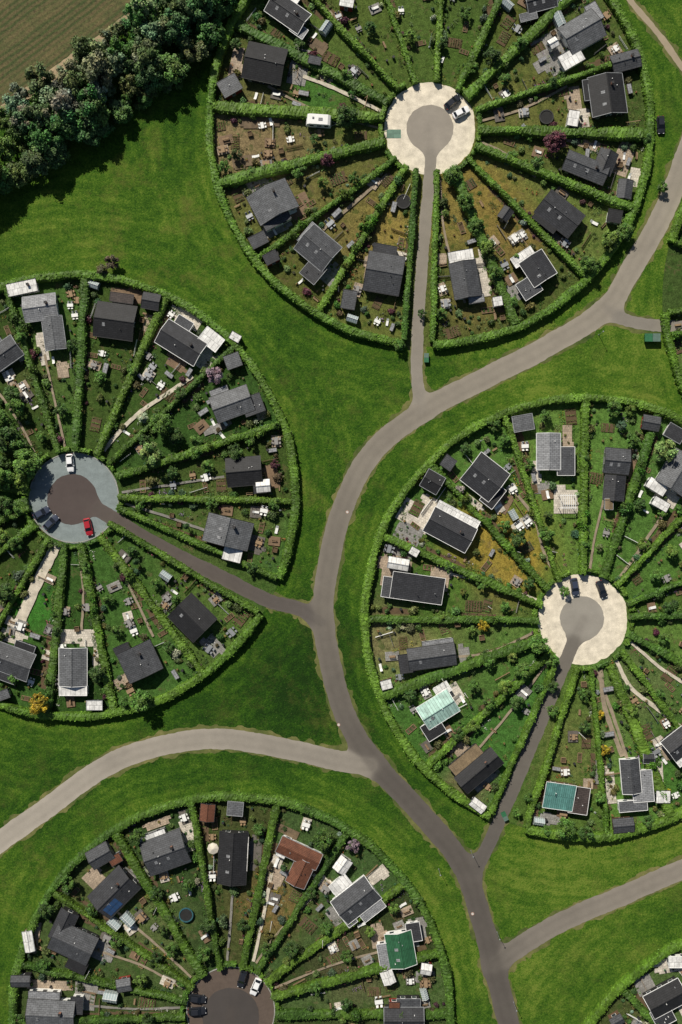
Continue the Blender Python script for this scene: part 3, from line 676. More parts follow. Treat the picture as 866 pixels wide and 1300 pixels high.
# ---------------------------------------------------------------- patios & paths
random.seed(77)
zc=[.05]
def slab(px_,py_,w,h,rot,mat,name='patio'):
    x,y=P(px_,py_);r=-math.radians(rot);mb=MB()
    zc[0]+=.0011;z=zc[0];mb.box(0,0,z/2,w*S,h*S,z,PAVE[mat])
    for k in range(2):
        sx=random.choice([-1,1]);sy=random.choice([-1,1])
        bw=w*S*random.uniform(.25,.45);bh=h*S*random.uniform(.25,.45);zc[0]+=.0011;z=zc[0]
        if random.random()<.5: mb.box(sx*w*S*.5,sy*h*S*.22,z/2,bw,bh,z,PAVE[mat])
        else: mb.box(sx*w*S*.22,sy*h*S*.5,z/2,bw,bh,z,PAVE[mat])
    put(mb.mesh(name),name,x,y,0,r)
for q in [(528,655,44,30,30,'pale'),(515,690,30,50,25,'grey'),(545,640,20,20,30,'pale'),(238,405,36,16,32,'pale'),(262,455,28,30,32,'pale'),(225,460,24,18,32,'deck'),(100,808,46,18,0,'pale'),(15,808,30,16,15,'pale'),(125,830,12,40,0,'pale'),(790,205,22,36,20,'warm'),(805,225,12,24,10,'pale'),(728,125,18,30,-8,'warm'),(740,150,14,24,-8,'pale'),
 (848,628,30,26,30,'pale'),(500,725,30,40,8,'warm'),(380,262,30,28,-27,'deck'),(325,235,30,14,-27,'grey'),(380,85,24,46,12,'grey'),(415,95,18,14,12,'warm'),(160,375,40,16,8,'deck'),(190,412,16,24,10,'warm'),(350,290,30,16,-27,'grey'),(420,350,20,24,40,'grey'),(345,605,16,30,-5,'deck'),(325,690,20,20,14,'ddeck'),(270,820,24,20,45,'grey'),
 (612,352,14,50,-10,'pale'),(655,372,24,20,-33,'grey'),(705,62,50,44,-30,'grey'),(740,180,40,14,20,'warm'),(700,300,30,14,38,'ddeck'),(640,640,16,22,30,'deck'),(600,640,22,14,38,'pale'),(718,637,30,30,0,'pale'),(690,620,24,14,0,'grey'),(800,590,14,40,5,'deck'),(520,790,26,12,-5,'warm'),(575,880,22,22,-32,'pale'),(615,990,34,14,-40,'grey'),(585,950,20,14,-40,'warm'),
 (775,1000,12,40,-5,'pale'),(835,990,14,46,-3,'pale'),(700,1040,30,12,8,'grey'),(240,1060,14,40,-20,'pale'),(175,1110,26,20,-30,'grey'),(120,1115,22,24,-45,'warm'),(125,1205,30,24,25,'grey'),(325,1085,14,40,3,'ddeck'),(350,1110,24,24,25,'warm'),(430,1160,26,22,-38,'grey'),(480,1110,26,14,-38,'pale'),(530,1180,20,30,-10,'grey'),(480,1190,18,26,-10,'warm'),(540,1240,24,14,0,'grey'),(110,1262,22,40,3,'grey'),(60,1250,50,12,3,'warm'),
 (55,440,12,36,-8,'pale'),(850,1225,30,18,-10,'pale'),(820,1250,20,24,-28,'grey'),(45,1190,10,40,10,'warm'),(470,340,12,30,10,'warm'),(500,322,26,8,10,'pale'),(845,950,12,30,-38,'warm'),(330,155,50,12,0,'soil'),(310,205,30,14,-10,'soil'),(365,1055,30,10,25,'soil'),
 (300,80,14,40,12,'warm'),(405,60,20,14,35,'soil'),(560,330,14,12,0,'warm'),(760,250,20,12,22,'warm'),(80,470,14,20,-8,'warm'),(330,520,14,26,-20,'warm'),(270,545,24,10,-20,'grey'),(155,865,20,12,-25,'warm'),(560,735,20,30,8,'warm'),(590,835,14,26,-8,'grey'),(720,560,12,40,0,'warm'),(680,600,10,30,0,'pale'),(760,980,8,30,0,'grey'),(200,1045,30,10,-20,'warm'),(410,1120,14,24,-38,'pale')]:
    slab(*q)
mb=MB();mb.box(0,0,.03,3.6,2.2,.02,PAVE['teal']);X_,Y_=P(500,170);put(mb.mesh('tarpaulin'),'green_tarpaulin',X_,Y_,.02)
PATHM={'p':surf('path_pale_gravel',(.50,.45,.36),.95,sc1=.8,amt=.3,sc2=6,obj=False),'w':surf('path_warm_paving',(.26,.21,.15),.95,sc1=.8,amt=.3,sc2=6,obj=False),'g':surf('path_grey_paving',(.20,.19,.17),.95,sc1=.8,amt=.3,sc2=6,obj=False),'t':surf('farm_track_soil',(.34,.26,.16),.95,sc1=.8,amt=.3,sc2=6,obj=False)}
def path(pts,w,m,name='garden_path'):
    zc[0]+=.0007;c=np.array([P(*q) for q in cr(pts,8)]);t=np.gradient(c,axis=0);t/=np.linalg.norm(t,axis=1)[:,None];n=np.c_[-t[:,1],t[:,0]]
    ww=w*S/2*(1+rng.uniform(-.12,.12,(len(c),1)));c=c+n*rng.uniform(-.06,.06,(len(c),1));a=c+n*ww;b=c-n*ww;k=len(c)
    v=np.r_[np.c_[a,np.full(k,zc[0]-.02)],np.c_[b,np.full(k,zc[0]-.02)]]
    mb=MB();mb.add(v,[(k+i,k+i+1,i+1,i) for i in range(k-1)],PATHM[m]);put(mb.mesh(name),name)
for q in [([(72,692),(50,735),(22,798)],13,'p'),([(245,478),(215,498),(180,522),(155,545),(132,572)],5,'p'),([(385,97),(430,115),(486,143)],4.5,'p'),([(492,222),(450,258),(410,292)],4,'w'),([(418,15),(455,60),(500,112)],4,'w'),([(640,-5),(612,50),(584,108)],5,'p'),
 ([(652,622),(678,658),(690,700),(708,735)],4,'w'),([(782,838),(800,872),(835,900),(866,925)],5,'p'),([(568,728),(620,740),(686,763)],3.5,'p'),([(57,450),(70,510),(84,572)],3,'w'),([(132,688),(160,735),(195,808)],3,'w'),([(100,692),(106,750),(104,800)],3,'w'),([(0,500),(30,545),(52,592)],3,'w'),
 ([(325,1222),(352,1185),(395,1140)],3,'w'),([(243,1240),(195,1195),(150,1158)],3,'w'),([(296,1120),(292,1180),(288,1224)],3,'g'),([(345,1108),(335,1160),(322,1220)],4,'p'),([(560,835),(620,828),(684,800)],3,'w'),([(600,958),(650,900),(700,834)],3,'w'),([(800,975),(775,900),(757,852)],4,'w'),
 ([(770,620),(755,680),(748,728)],3,'w'),([(850,640),(810,700),(780,742)],4,'w'),([(345,1255),(420,1225),(490,1205)],3,'w'),([(235,1278),(170,1280),(100,1275)],3,'g'),([(240,1258),(180,1225),(120,1205)],3,'w'),([(590,385),(565,300),(558,225)],3,'w'),([(720,110),(660,140),(606,155)],3,'w'),([(680,225),(640,195),(604,178)],3,'w'),([(155,625),(220,615),(285,605)],3,'g'),([(265,675),(210,655),(155,638)],3,'g'),([(866,866),(835,845),(797,812)],4,'p'),
 ([(340,110),(400,140),(487,165)],3,'w'),([(762,850),(768,900),(790,960)],6,'w')]:
    path(*q)
# ---------------------------------------------------------------- garden objects
WOOD=M('garden_timber',(.28,.19,.11),.8);METAL=M('painted_steel',(.35,.36,.37),.4,metal=.5);SOIL=M('soil',(.10,.068,.038),1);RUB=M('black_rubber',(.02,.02,.02),.8);GG=M('greenhouse_glass',(.32,.38,.38),.12,amt=.15,bst=0,spec=.8)
PLW=M('white_plastic',(.75,.75,.72),.45,amt=.06);PLB=M('blue_plastic',(.08,.25,.4),.4);PLG=M('green_plastic',(.03,.13,.06),.5);TERR=M('terracotta',(.35,.14,.07),.8);FAB=[M('canvas_cream',(.6,.55,.45),.9)]
GREYP=M('grey_garden_furniture',(.25,.24,.23),.7)
def proto(fn,*a):
    mb=MB();fn(mb,*a);return mb.mesh(fn.__name__)
def table_set(mb,m):
    mb.box(0,0,.73,1.7,.9,.05,m)
    for i in(-1,1):
        for j in(-1,1): mb.box(i*.75,j*.38,.35,.07,.07,.7,m)
    for i in(-.45,.45):
        for j in(-1,1):
            y=j*.85;mb.box(i,y,.43,.5,.48,.05,m);mb.box(i,y+j*.23,.7,.5,.05,.5,m)
            for a in(-.2,.2):
                for b in(-.18,.18): mb.box(i+a,y+b,.2,.04,.04,.41,m)
def parasol(mb,m):
    mb.cyl(0,0,0,2.4,.03,.03,8,METAL);mb.cyl(0,0,0,.12,.3,.28,12,BLACKT);n=8;a=np.arange(n)*2*math.pi/n
    v=[(0,0,2.5)]+[(1.3*math.cos(x),1.3*math.sin(x),2.05) for x in a]+[(1.3*math.cos(x),1.3*math.sin(x),1.9) for x in a]
    mb.add(v,[(0,1+i,1+(i+1)%n) for i in range(n)]+[(1+i,9+i,9+(i+1)%n,1+(i+1)%n) for i in range(n)],m)
def greenhouse(mb):
    w,l,h,r=1.9,2.9,1.6,2.35
    v=[(-w/2,-l/2,0),(w/2,-l/2,0),(w/2,l/2,0),(-w/2,l/2,0),(-w/2,-l/2,h),(w/2,-l/2,h),(w/2,l/2,h),(-w/2,l/2,h),(0,-l/2,r),(0,l/2,r)]
    mb.add(v,[(0,1,5,8,4),(2,3,7,9,6),(1,2,6,5),(3,0,4,7),(5,6,9,8),(7,4,8,9)],GG)
    for k in range(6):
        y=-l/2+k*l/5;mb.beam((-w/2,y,h+.02),(0,y,r+.03),.05,WHITE);mb.beam((w/2,y,h+.02),(0,y,r+.03),.05,WHITE);mb.beam((-w/2-.02,y,0),(-w/2-.02,y,h),.05,WHITE);mb.beam((w/2+.02,y,0),(w/2+.02,y,h),.05,WHITE)
    mb.beam((0,-l/2,r+.05),(0,l/2,r+.05),.07,WHITE)
def trampoline(mb,m):
    n=28;a=np.arange(n)*2*math.pi/n
    for i in range(n):
        b=(i+1)%n;mb.beam((1.7*math.cos(a[i]),1.7*math.sin(a[i]),.8),(1.7*math.cos(a[b]),1.7*math.sin(a[b]),.8),.28,m)
    mb.cyl(0,0,.76,.78,1.58,1.58,n,RUB)
    for i in range(6): x,y=1.6*math.cos(i*1.047),1.6*math.sin(i*1.047);mb.beam((x,y,0),(x,y,.75),.06,METAL)
def raised_bed(mb,kind=0):
    w,l=(1.1,2.6) if kind==0 else (2.4,3.6)
    mb.box(0,0,.1,w,l,.2,SOIL)
    if kind==0:
        for s_ in(-1,1): mb.box(s_*(w/2+.04),0,.15,.08,l+.16,.3,WOOD);mb.box(0,s_*(l/2+.04),.15,w,.08,.3,WOOD)
    nr=3 if kind==0 else 6
    for r_ in range(nr):
        y0=-l/2+(r_+.5)*l/nr;k=int(26*w)
        if random.random()<.2: continue
        c=np.c_[rng.uniform(-w/2+.1,w/2-.1,k),y0+rng.normal(0,.08,k),rng.uniform(.22,.42,k)]
        cc=np.tile(np.array([.9,1.1,.8])*random.uniform(.6,1.5),(k,1))*rng.uniform(.6,1.5,(k,1))
        mb.leaves(c,c*0,.22,LEAF,cc)
def pot(mb):
    mb.cyl(0,0,0,.4,.2,.28,12,TERR);d=rng.normal(size=(70,3));d/=np.linalg.norm(d,axis=1)[:,None];mb.leaves(np.array([0,0,.65])+d*.3,d,.16,LEAF,np.ones((70,3))*rng.uniform(.6,1.4,(70,1)))
def lounger(mb):
    mb.box(0,-.25,.32,.62,1.3,.06,PLW);mb.beam((0,.4,.35),(0,.95,.75),.06,PLW);mb.add([(-.31,.4,.36),(.31,.4,.36),(.31,.95,.78),(-.31,.95,.78)],[(0,1,2,3)],PLW)
    for i in(-.25,.25):
        for j in(-.8,.3): mb.box(i,j,.15,.05,.05,.3,PLW)
def bench(mb):
    for k in range(3): mb.box(0,-.15+k*.15,.43,1.5,.12,.04,WOOD)
    for k in range(2): mb.box(0,.25,.6+k*.16,1.5,.04,.12,WOOD)
    for s_ in(-.65,.65): mb.box(s_,0,.2,.07,.4,.4,WOOD);mb.box(s_,.25,.4,.07,.06,.8,WOOD)
def water_barrel(mb,m):
    mb.cyl(0,0,0,.45,.27,.31,14,m);mb.cyl(0,0,.45,.9,.31,.27,14,m);mb.cyl(0,0,.9,.94,.29,.29,14,BLACKT)
def wood_pile(mb):
    for i in range(6):
        for j in range(4):
            mb.cone((-.9+.36*i,-.4,.15+.22*j),(-.9+.36*i+.02,.4,.15+.22*j),.13,.12,7,WOOD,(1,1,1))
    mb.box(0,0,1.02,2.3,1.05,.05,ROOF['light'])
def compost_bin(mb):
    for k in range(4):
        for s_ in(-1,1): mb.box(s_*.55,0,.12+k*.22,.04,1.1,.16,WOOD);mb.box(0,s_*.55,.12+k*.22,1.06,.04,.16,WOOD)
    mb.box(0,0,.3,.95,.95,.6,SOIL)
def pergola(mb):
    for i in(-1.4,1.4):
        for j in(-1.2,1.2): mb.box(i,j,1.1,.1,.1,2.2,WHITE)
    for j in(-1.2,1.2): mb.box(0,j,2.26,3.2,.1,.12,WHITE)
    for k in range(8): mb.box(-1.4+k*.4,0,2.37,.07,2.9,.1,WHITE)
def swing(mb):
    for s_ in(-1.2,1.2): mb.beam((s_,-.8,0),(s_,0,2),.09,WOOD);mb.beam((s_,.8,0),(s_,0,2),.09,WOOD)
    mb.beam((-1.4,0,2.03),(1.4,0,2.03),.1,WOOD)
    for s_ in(-.5,.5): mb.beam((s_-.2,0,2),(s_-.2,0,.5),.02,METAL);mb.beam((s_+.2,0,2),(s_+.2,0,.5),.02,METAL);mb.box(s_,0,.48,.5,.2,.04,RUB)
def picket_fence(mb,m):
    for k in range(20): mb.box(-1.9+k*.2,0,.5,.1,.03,1.0,m)
    for z in(.3,.8): mb.box(0,-.04,z,4,.04,.08,m)
def flagpole(mb):
    mb.cone((0,0,0),(0,0,8),.09,.04,8,WHITE);mb.blob((0,0,8.08),(.1,.1,.1),M('brass',(.6,.45,.15),.3),(1,1,1),8,5,0);mb.box(0,0,.15,.4,.4,.3,METAL)
random.seed(8)
PR={'garden_table_with_chairs':[proto(table_set,WOOD),proto(table_set,GREYP),proto(table_set,METAL),proto(table_set,PLW)],'parasol':[proto(parasol,f) for f in FAB],'greenhouse':[proto(greenhouse)],'raised_bed':[proto(raised_bed) for _ in range(2)],'vegetable_plot':[proto(raised_bed,1) for _ in range(4)],'flower_pot':[proto(pot) for _ in range(2)],'sun_lounger':[proto(lounger)],'garden_bench':[proto(bench)],'water_barrel':[proto(water_barrel,PLG),proto(water_barrel,BLACKT)],'wood_pile':[proto(wood_pile)],'compost_bin':[proto(compost_bin)],'swing_set':[proto(swing)],'picket_fence':[proto(picket_fence,WHITE),proto(picket_fence,WOOD),proto(picket_fence,GREYP)]}
WTS=[5,.12,1.1,4,4,6,2,2,3,1.5,2,.4,3]
TRP=[proto(trampoline,BLACKT),proto(trampoline,M('trampoline_pad_blue',(.03,.10,.12),.6))]
FLAG=proto(flagpole);PERG=proto(pergola)
RAD={'garden_table_with_chairs':1.2,'parasol':1.3,'greenhouse':1.8,'raised_bed':1.5,'vegetable_plot':2.0,'flower_pot':.4,'sun_lounger':.8,'garden_bench':.8,'water_barrel':.4,'wood_pile':1.1,'compost_bin':.8,'swing_set':1.4,'picket_fence':.8}
for x_,y_,k in [(512,257,0),(693,150,0),(237,1160,1),(345,325,0)]:
    X_,Y_=P(x_,y_);put(TRP[k],'trampoline',X_,Y_);occ(X_,Y_,1.9)
X_,Y_=P(718,637);put(PERG,'pergola',X_,Y_,.05,0,1.3);occ(X_,Y_,3)
G1=(.075,.155,.028);G2=(.048,.10,.022);G3=(.11,.185,.032);PUR=(.09,.03,.045);YEL=(.36,.27,.02);LIL=(.24,.17,.22);WHB=(.34,.38,.27);LG=(.15,.23,.07)
TR=[(440,155,15,G2),(703,184,15,PUR),(415,207,10,PUR),(573,228,14,G1),(590,262,13,G1),(604,290,12,G1),(617,320,12,G3),(628,350,11,G1),(745,340,14,G1),(770,310,15,G3),(790,298,12,G1),(507,440,9,G1),(622,78,12,G2),(640,105,10,G1),(275,478,13,LIL),(210,542,17,G1),(195,577,16,LG),(300,574,11,G2),(265,592,10,G1),(183,531,9,WHB),
 (183,884,17,G1),(128,852,12,G2),(55,890,14,YEL),(40,592,20,G1),(15,560,20,G2),(12,610,16,G1),(838,573,17,LG),(655,682,12,G2),(638,668,9,G1),(690,678,11,G1),(682,815,15,G1),(698,836,10,G1),(612,793,8,YEL),(597,800,7,G3),(765,950,8,YEL),(760,906,7,YEL),(715,1048,14,G1),(740,1052,12,G2),(692,1052,9,G1),(410,1060,14,G1),(448,1070,10,LIL),(178,1058,11,G1),
 (145,336,11,(.10,.08,.055)),(132,345,9,(.08,.075,.04)),(715,750,8,G1),(775,520,12,G1),(798,522,9,G3),(625,540,9,G1),(655,890,12,G2),(640,770,8,G1),(655,1030,7,G1),(90,1115,12,G1),(240,1120,10,G1),(265,1170,12,G2),(260,1205,11,G1),(415,1175,10,G1),(470,1180,8,G3),(120,1150,10,G1),(60,1150,12,G2),(25,1290,10,G1),(500,1150,9,G3),
 (435,140,8,(.08,.03,.03)),(380,220,10,G1),(410,235,9,G3),(650,385,9,G1),(680,210,10,G2),(655,330,7,G1),(318,560,8,G1),(350,590,7,PUR),(110,720,9,G1),(160,890,10,G1),(225,760,8,G1),(838,650,8,G1),(815,690,9,G3),(620,890,10,G1),(600,920,9,G3),(700,900,9,G1),(838,240,8,G1),(820,180,9,G2),(300,60,9,G2),(560,780,7,G3),(20,860,9,G1),(660,60,10,G1),
 (25,520,14,G1),(5,590,14,G2),(30,570,13,G1),(20,500,12,G2),(5,535,13,G1),(55,555,9,G1),(10,640,13,G2),(25,690,11,G1),(10,750,12,G2),(225,555,11,G2),(250,575,10,G1),(185,560,9,G2),(32,610,13,G3),(22,650,12,G1),(5,680,12,G3),
 (285,215,9,G1),(320,220,8,G2),(460,290,7,G1),(535,400,7,G2),(560,400,9,G1),(700,350,10,G1),(660,30,10,G2),(590,20,9,G1),(470,40,10,G2),(30,430,10,G1),(95,440,10,G2),(170,470,9,G1),(230,500,10,G2),(250,560,9,G1),(330,550,8,G3),(220,600,9,G2),(350,640,9,G1),(75,800,8,G2),(150,800,9,G1),(215,820,9,G2),(640,560,10,G1),(590,570,9,G2),(690,530,9,G1),(800,560,10,G1),(840,610,7,G2),(740,690,8,G1),(670,740,9,G2),(500,850,9,G1),(520,880,10,G2),(660,850,12,G1),(640,870,11,G3),(580,930,10,G2),(760,1010,9,G1),(820,1040,10,G2),(800,900,9,G3),(835,880,9,G1),(670,1010,7,G1),(200,1130,10,G2),(330,1050,10,G1),(395,1130,9,G2),(530,1140,9,G1),(370,1200,11,G2),(440,1210,10,G1),(440,1270,10,G2),(150,1190,10,G1),(190,1290,11,G2),(90,1230,9,G1),(220,1200,11,G1),(310,1170,9,G2),(400,1250,10,G1),(180,1240,9,G3),(60,1220,9,G1),(275,1060,9,G2),(200,1210,9,G2),(340,1200,9,G1),
 (380,60,9,G2),(440,100,9,G1),(520,50,9,G3),(560,60,8,G2),(600,90,8,G1),(700,110,9,G2),(650,200,8,G1),(450,230,9,G1),(400,180,8,G2),(130,480,10,G1),(80,520,10,G2),(180,640,8,G1),(170,700,9,G2),(200,740,9,G1),(140,760,9,G1),(50,820,8,G2),(270,640,9,G1),(320,720,9,G2),(830,730,10,G1),(845,770,9,G2),(840,810,9,G1),(850,700,10,G3),(700,870,9,G2),(740,880,9,G1),(740,920,9,G2),(610,740,9,G1),(570,720,8,G2),(670,590,8,G1),(740,580,8,G2),(620,840,9,G1),(810,640,9,G2),(600,870,9,G1)]
random.seed(41)
for i,(x_,y_,r,c) in enumerate(TR):
    random.seed(500+i);X_,Y_=P(x_,y_);k=random.uniform(.85,1.15)
    if i>98 and not free(X_,Y_,r*S*.7): continue
    f=.8 if y_>1000 and x_<580 else 1  # bottom-circle trees carry the cloud dimming in their colour
    if r>=11: me=random.choice(TREES);s_=r*S/3.6;nm='deciduous_tree'
    else: me=random.choice(SMALLT);s_=r*S/2.15;nm='small_garden_tree'
    put(me,nm,X_,Y_,0,random.uniform(0,6.28),(s_,s_*random.uniform(.9,1.1),s_*random.uniform(.85,1.05)),color=tuple(v*k*f for v in c));occ(X_,Y_,r*S*.7)
FLP=[(452,100),(545,60),(505,310),(640,205),(430,370),(110,470),(150,560),(210,640),(165,760),(655,700),(620,770),(700,700),(560,860),(735,930),(345,1170),(200,1150),(410,1190),(115,1230),(760,200),(640,290),(610,560),(590,880)]
for x_,y_ in FLP: X_,Y_=P(x_,y_);put(FLAG,'flagpole',X_,Y_,0,0,random.uniform(.7,1))
SEGA=np.array(SEG)
def clear_hedge(x,y,r): return (np.hypot(SEGA[:,0]-x,SEGA[:,1]-y)>SEGA[:,2]+r).all()
FC=[(.07,.16,.025),(.048,.11,.02),(.10,.18,.035),(.13,.20,.06),(.065,.13,.06),(.06,.10,.025),(.13,.15,.035),(.11,.11,.04)]
FLOW=[(.6,.6,.55),(.5,.1,.2),(.5,.4,.05),(.3,.15,.4),(.5,.12,.05)]
def inplot(p,q,s,t):
    ax_=p[0][0]+(p[1][0]-p[0][0])*s;ay=p[0][1]+(p[1][1]-p[0][1])*s;bx=q[0][0]+(q[1][0]-q[0][0])*s;by=q[0][1]+(q[1][1]-q[0][1])*s
    return P(ax_+(bx-ax_)*t,ay+(by-ay)*t)
for ci,C in enumerate(CIR):
    fcol={1:.87,3:.75}.get(ci,1.0)  # plant colours darkened per circle, standing in for cloud shade
    for pi,(p,q,road,a,b) in enumerate(C['plots']):
        if road: continue
        random.seed(9000+ci*100+pi)
        mid=inplot(p,q,.6,.5);vis=abs(mid[0])<110 and abs(mid[1])<155
        fb=MB();busy=random.uniform(.65,1.4);sb=MB()
        for k in range(random.randint(1,4) if vis else 0):
            side=random.choice([0,1]);t1=random.uniform(.05,.07);t2=t1+random.uniform(.05,.11);s0=random.uniform(.1,.75);s1=s0+random.uniform(.12,.3);s1=min(s1,.96)
            z=.02+.0004*k+.0001*pi;vs=[]
            n=10
            for j in range(n+1):
                ss=s0+(s1-s0)*j/n;e=t2+random.uniform(-.012,.012)
                for tt in (t1,e): vs.append((*inplot(p,q,ss,tt if side==0 else 1-tt),z))
            f=[(2*j,2*j+2,2*j+3,2*j+1) for j in range(n)]
            if side==0: f=[tuple(reversed(x_)) for x_ in f]
            sb.add(vs,f,SOIL)
        if sb.n: put(sb.mesh('soil_border'),'soil_border')
        for k in range(int((40 if vis else 4)*busy)):
            nm=random.choices(list(PR),WTS)[0]
            s=random.uniform(.5,.98) if random.random()<.8 else random.uniform(.1,.6);t=random.uniform(.1,.9);x,y=inplot(p,q,s,t)
            if not free(x,y,RAD[nm]*.8) or not clear_hedge(x,y,RAD[nm]*.5): continue
            o=put(random.choice(PR[nm]),nm,x,y,0.0,-(a+b)/2+random.choice([0,1.57])+random.uniform(-.15,.15),random.uniform(.85,1.2),color=random.choice(FC));occ(x,y,RAD[nm]*.8)
            if nm in('garden_table_with_chairs','sun_lounger','garden_bench') and random.random()<.5:
                zc[0]+=.0005;mb=MB();mb.box(0,0,zc[0]/2-.005,random.uniform(2.2,3.6),random.uniform(2.0,3.0),zc[0]-.01,PAVE[random.choice(['grey','warm','deck','ddeck','pale'])]);put(mb.mesh('patio'),'patio',x,y,0,o.rotation_euler[2])
                o.location.z=zc[0]-.01
        for k in range(int((48 if vis else 8)*busy)):
            s=random.random()**.7;t=random.random()
            if random.random()<.6:t=random.choice([random.uniform(.07,.2),random.uniform(.8,.93)])
            elif random.random()<.5: s=random.uniform(.86,.97)
            x,y=inplot(p,q,s,t);r=random.choice([.4,.5,.6,.7,.8,.9,1.1,1.4,1.6])*random.uniform(.8,1.2)
            if not free(x,y,r*.6): continue
            u=random.random();c=random.choice(FC) if u<.91 else (PUR if u<.96 else (YEL if u<.965 else WHB))
            put(random.choice(SHR),'garden_shrub',x,y,0,random.uniform(0,6.28),(r,r*random.uniform(.8,1.2),r*random.uniform(.8,1.3)),color=tuple(v*fcol*random.uniform(.8,1.2) for v in c));occ(x,y,r*.55)
        for k in range(random.choice([2,3,4,5]) if vis else 0):
            s=random.uniform(.15,.98);t=random.uniform(.12,.88);x,y=inplot(p,q,s,t);r=random.uniform(.9,1.8)
            if not free(x,y,r*.9): continue
            if random.random()<.25: put(random.choice(CONI),'conifer_tree',x,y,0,random.uniform(0,6.28),random.uniform(.5,.8),color=(.035,.08,.025))
            else: put(random.choice(SMALLT),'small_garden_tree',x,y,0,random.uniform(0,6.28),r/2.1,color=tuple(v*fcol*random.uniform(.8,1.2) for v in random.choice(FC)))
            occ(x,y,r)
        for dft in range(int((34 if vis else 8)*busy)):
            s0=random.random()**.75;t0=random.random()
            if random.random()<.6:t0=random.choice([random.uniform(.06,.18),random.uniform(.82,.94)])
            dcol=np.array(random.choice(FC))*random.uniform(.7,1.3)*fcol;flo=random.choice(FLOW) if random.random()<.2 else None
            for k in range(random.randint(3,8)):
                x,y=inplot(p,q,min(1,max(0,s0+random.gauss(0,.022))),min(.96,max(.04,t0+random.gauss(0,.03))))
                r=random.uniform(.18,.5)
                if not free(x,y,r*.7): continue
                n=int(12+r*30)
                d=rng.normal(size=(n,3));d/=np.linalg.norm(d,axis=1)[:,None];c=np.array([x,y,.12])+d*np.array([r,r,r*.8]);c[:,2]=np.abs(c[:,2])+.04
                cc=dcol*rng.uniform(.55,1.55,(n,1))
                if flo is not None:
                    m_=rng.random(n)<.35;cc[m_]=flo
                fb.leaves(c,d,.22,LEAF,cc)
        if fb.n: put(fb.mesh('flower_border'),'flower_border')
# ---------------------------------------------------------------- forest strip and field
random.seed(321)
UP=[(-120,260),(-40,196),(0,158),(60,112),(120,72),(168,38),(205,0),(270,-55),(340,-125)];LO=[(-120,365),(-40,280),(0,245),(60,214),(120,182),(180,138),(235,100),(275,54),(305,-5),(370,-60),(450,-140)]
def pl(L,t):
    L=np.array(L,float);d=np.r_[0,np.cumsum(np.linalg.norm(np.diff(L,axis=0),axis=1))];d/=d[-1];return np.array([np.interp(t,d,L[:,0]),np.interp(t,d,L[:,1])])
FCOL=[(.065,.14,.036),(.08,.155,.045),(.095,.165,.06),(.17,.22,.13),(.20,.25,.165),(.075,.14,.04)]
for i in range(280):
    t=random.random();w=random.random();p_=pl(UP,t)*(1-w)+pl(LO,t)*w
    x,y=P(*p_);r=random.uniform(.45,1.2)
    c=random.choice(FCOL[:3]+FCOL[5:])
    if random.random()<.5 and 15<p_[0]<215 and w<.65: c=random.choice(FCOL[3:5])
    put(random.choice(TREES),'woodland_tree',x,y,0,random.uniform(0,6.28),(r,r,r*random.uniform(1.0,1.35)*(1.1 if w<.85 else .75)),color=tuple(v*random.uniform(.75,1.25) for v in c))
for i in range(60):
    t=random.random();p_=pl(LO,t)+np.array([random.uniform(-12,6),random.uniform(-10,6)]);x,y=P(*p_);r=random.uniform(.8,1.8)
    put(random.choice(SHR),'woodland_shrub',x,y,0,random.uniform(0,6.28),r,color=tuple(v*random.uniform(.8,1.3) for v in FCOL[1]))
def field_mat():
    m,nt,b=newmat('crop_field')
    v=N(nt,'ShaderNodeNewGeometry').outputs['Position']
    sp=N(nt,'ShaderNodeSeparateXYZ');nt.links.new(v,sp.inputs[0])
    u=mth(nt,mth(nt,sp.outputs[0],-.60,'MULTIPLY'),mth(nt,sp.outputs[1],.80,'MULTIPLY'))
    u=mth(nt,u,ramp(nt,noise(nt,v,.12,4),.2,.8,-.5,.5))
    r1=mth(nt,mth(nt,u,6.2832/1.5,'MULTIPLY'),None,'SINE');r2=mth(nt,mth(nt,u,6.2832/9.,'MULTIPLY'),None,'SINE')
    c=mix(nt,ramp(nt,r1,-.6,.8,0,1),(.105,.085,.036),(.048,.064,.018))
    c=mix(nt,ramp(nt,r2,.1,.9,0,.45),c,(.135,.11,.045))
    c=mix(nt,ramp(nt,noise(nt,v,.2,6,.75),.45,.65,0,.6),c,(.045,.066,.018))
    c=mix(nt,1.0,c,gray(nt,ramp(nt,noise(nt,v,1.6,4,.8),.3,.7,.4,1.6)),'MULTIPLY')
    nt.links.new(c,b.inputs['Base Color']);b.inputs['Roughness'].default_value=1;bump(nt,b,noise(nt,v,3,4),.6,.2);return m
mb=MB();FM=field_mat();fe=[(-1500,1250),(-120,262),(-40,180),(0,145),(60,97),(120,58),(170,16),(190,-10),(260,-70),(330,-140),(1700,-1300)]
vs=[]
for a in fe: vs.append((*P(*a),.009))
for a in fe: vs.append((*P(a[0]-1500,a[1]-1875),.009))
k=len(fe);mb.add(vs,[(i,i+1,k+i+1,k+i) for i in range(k-1)],FM);put(mb.mesh('crop_field'),'crop_field')
path([(-120,240),(-40,172),(10,137),(50,109),(90,78),(130,50),(166,22),(240,-50),(320,-130)],13,'t','farm_track')
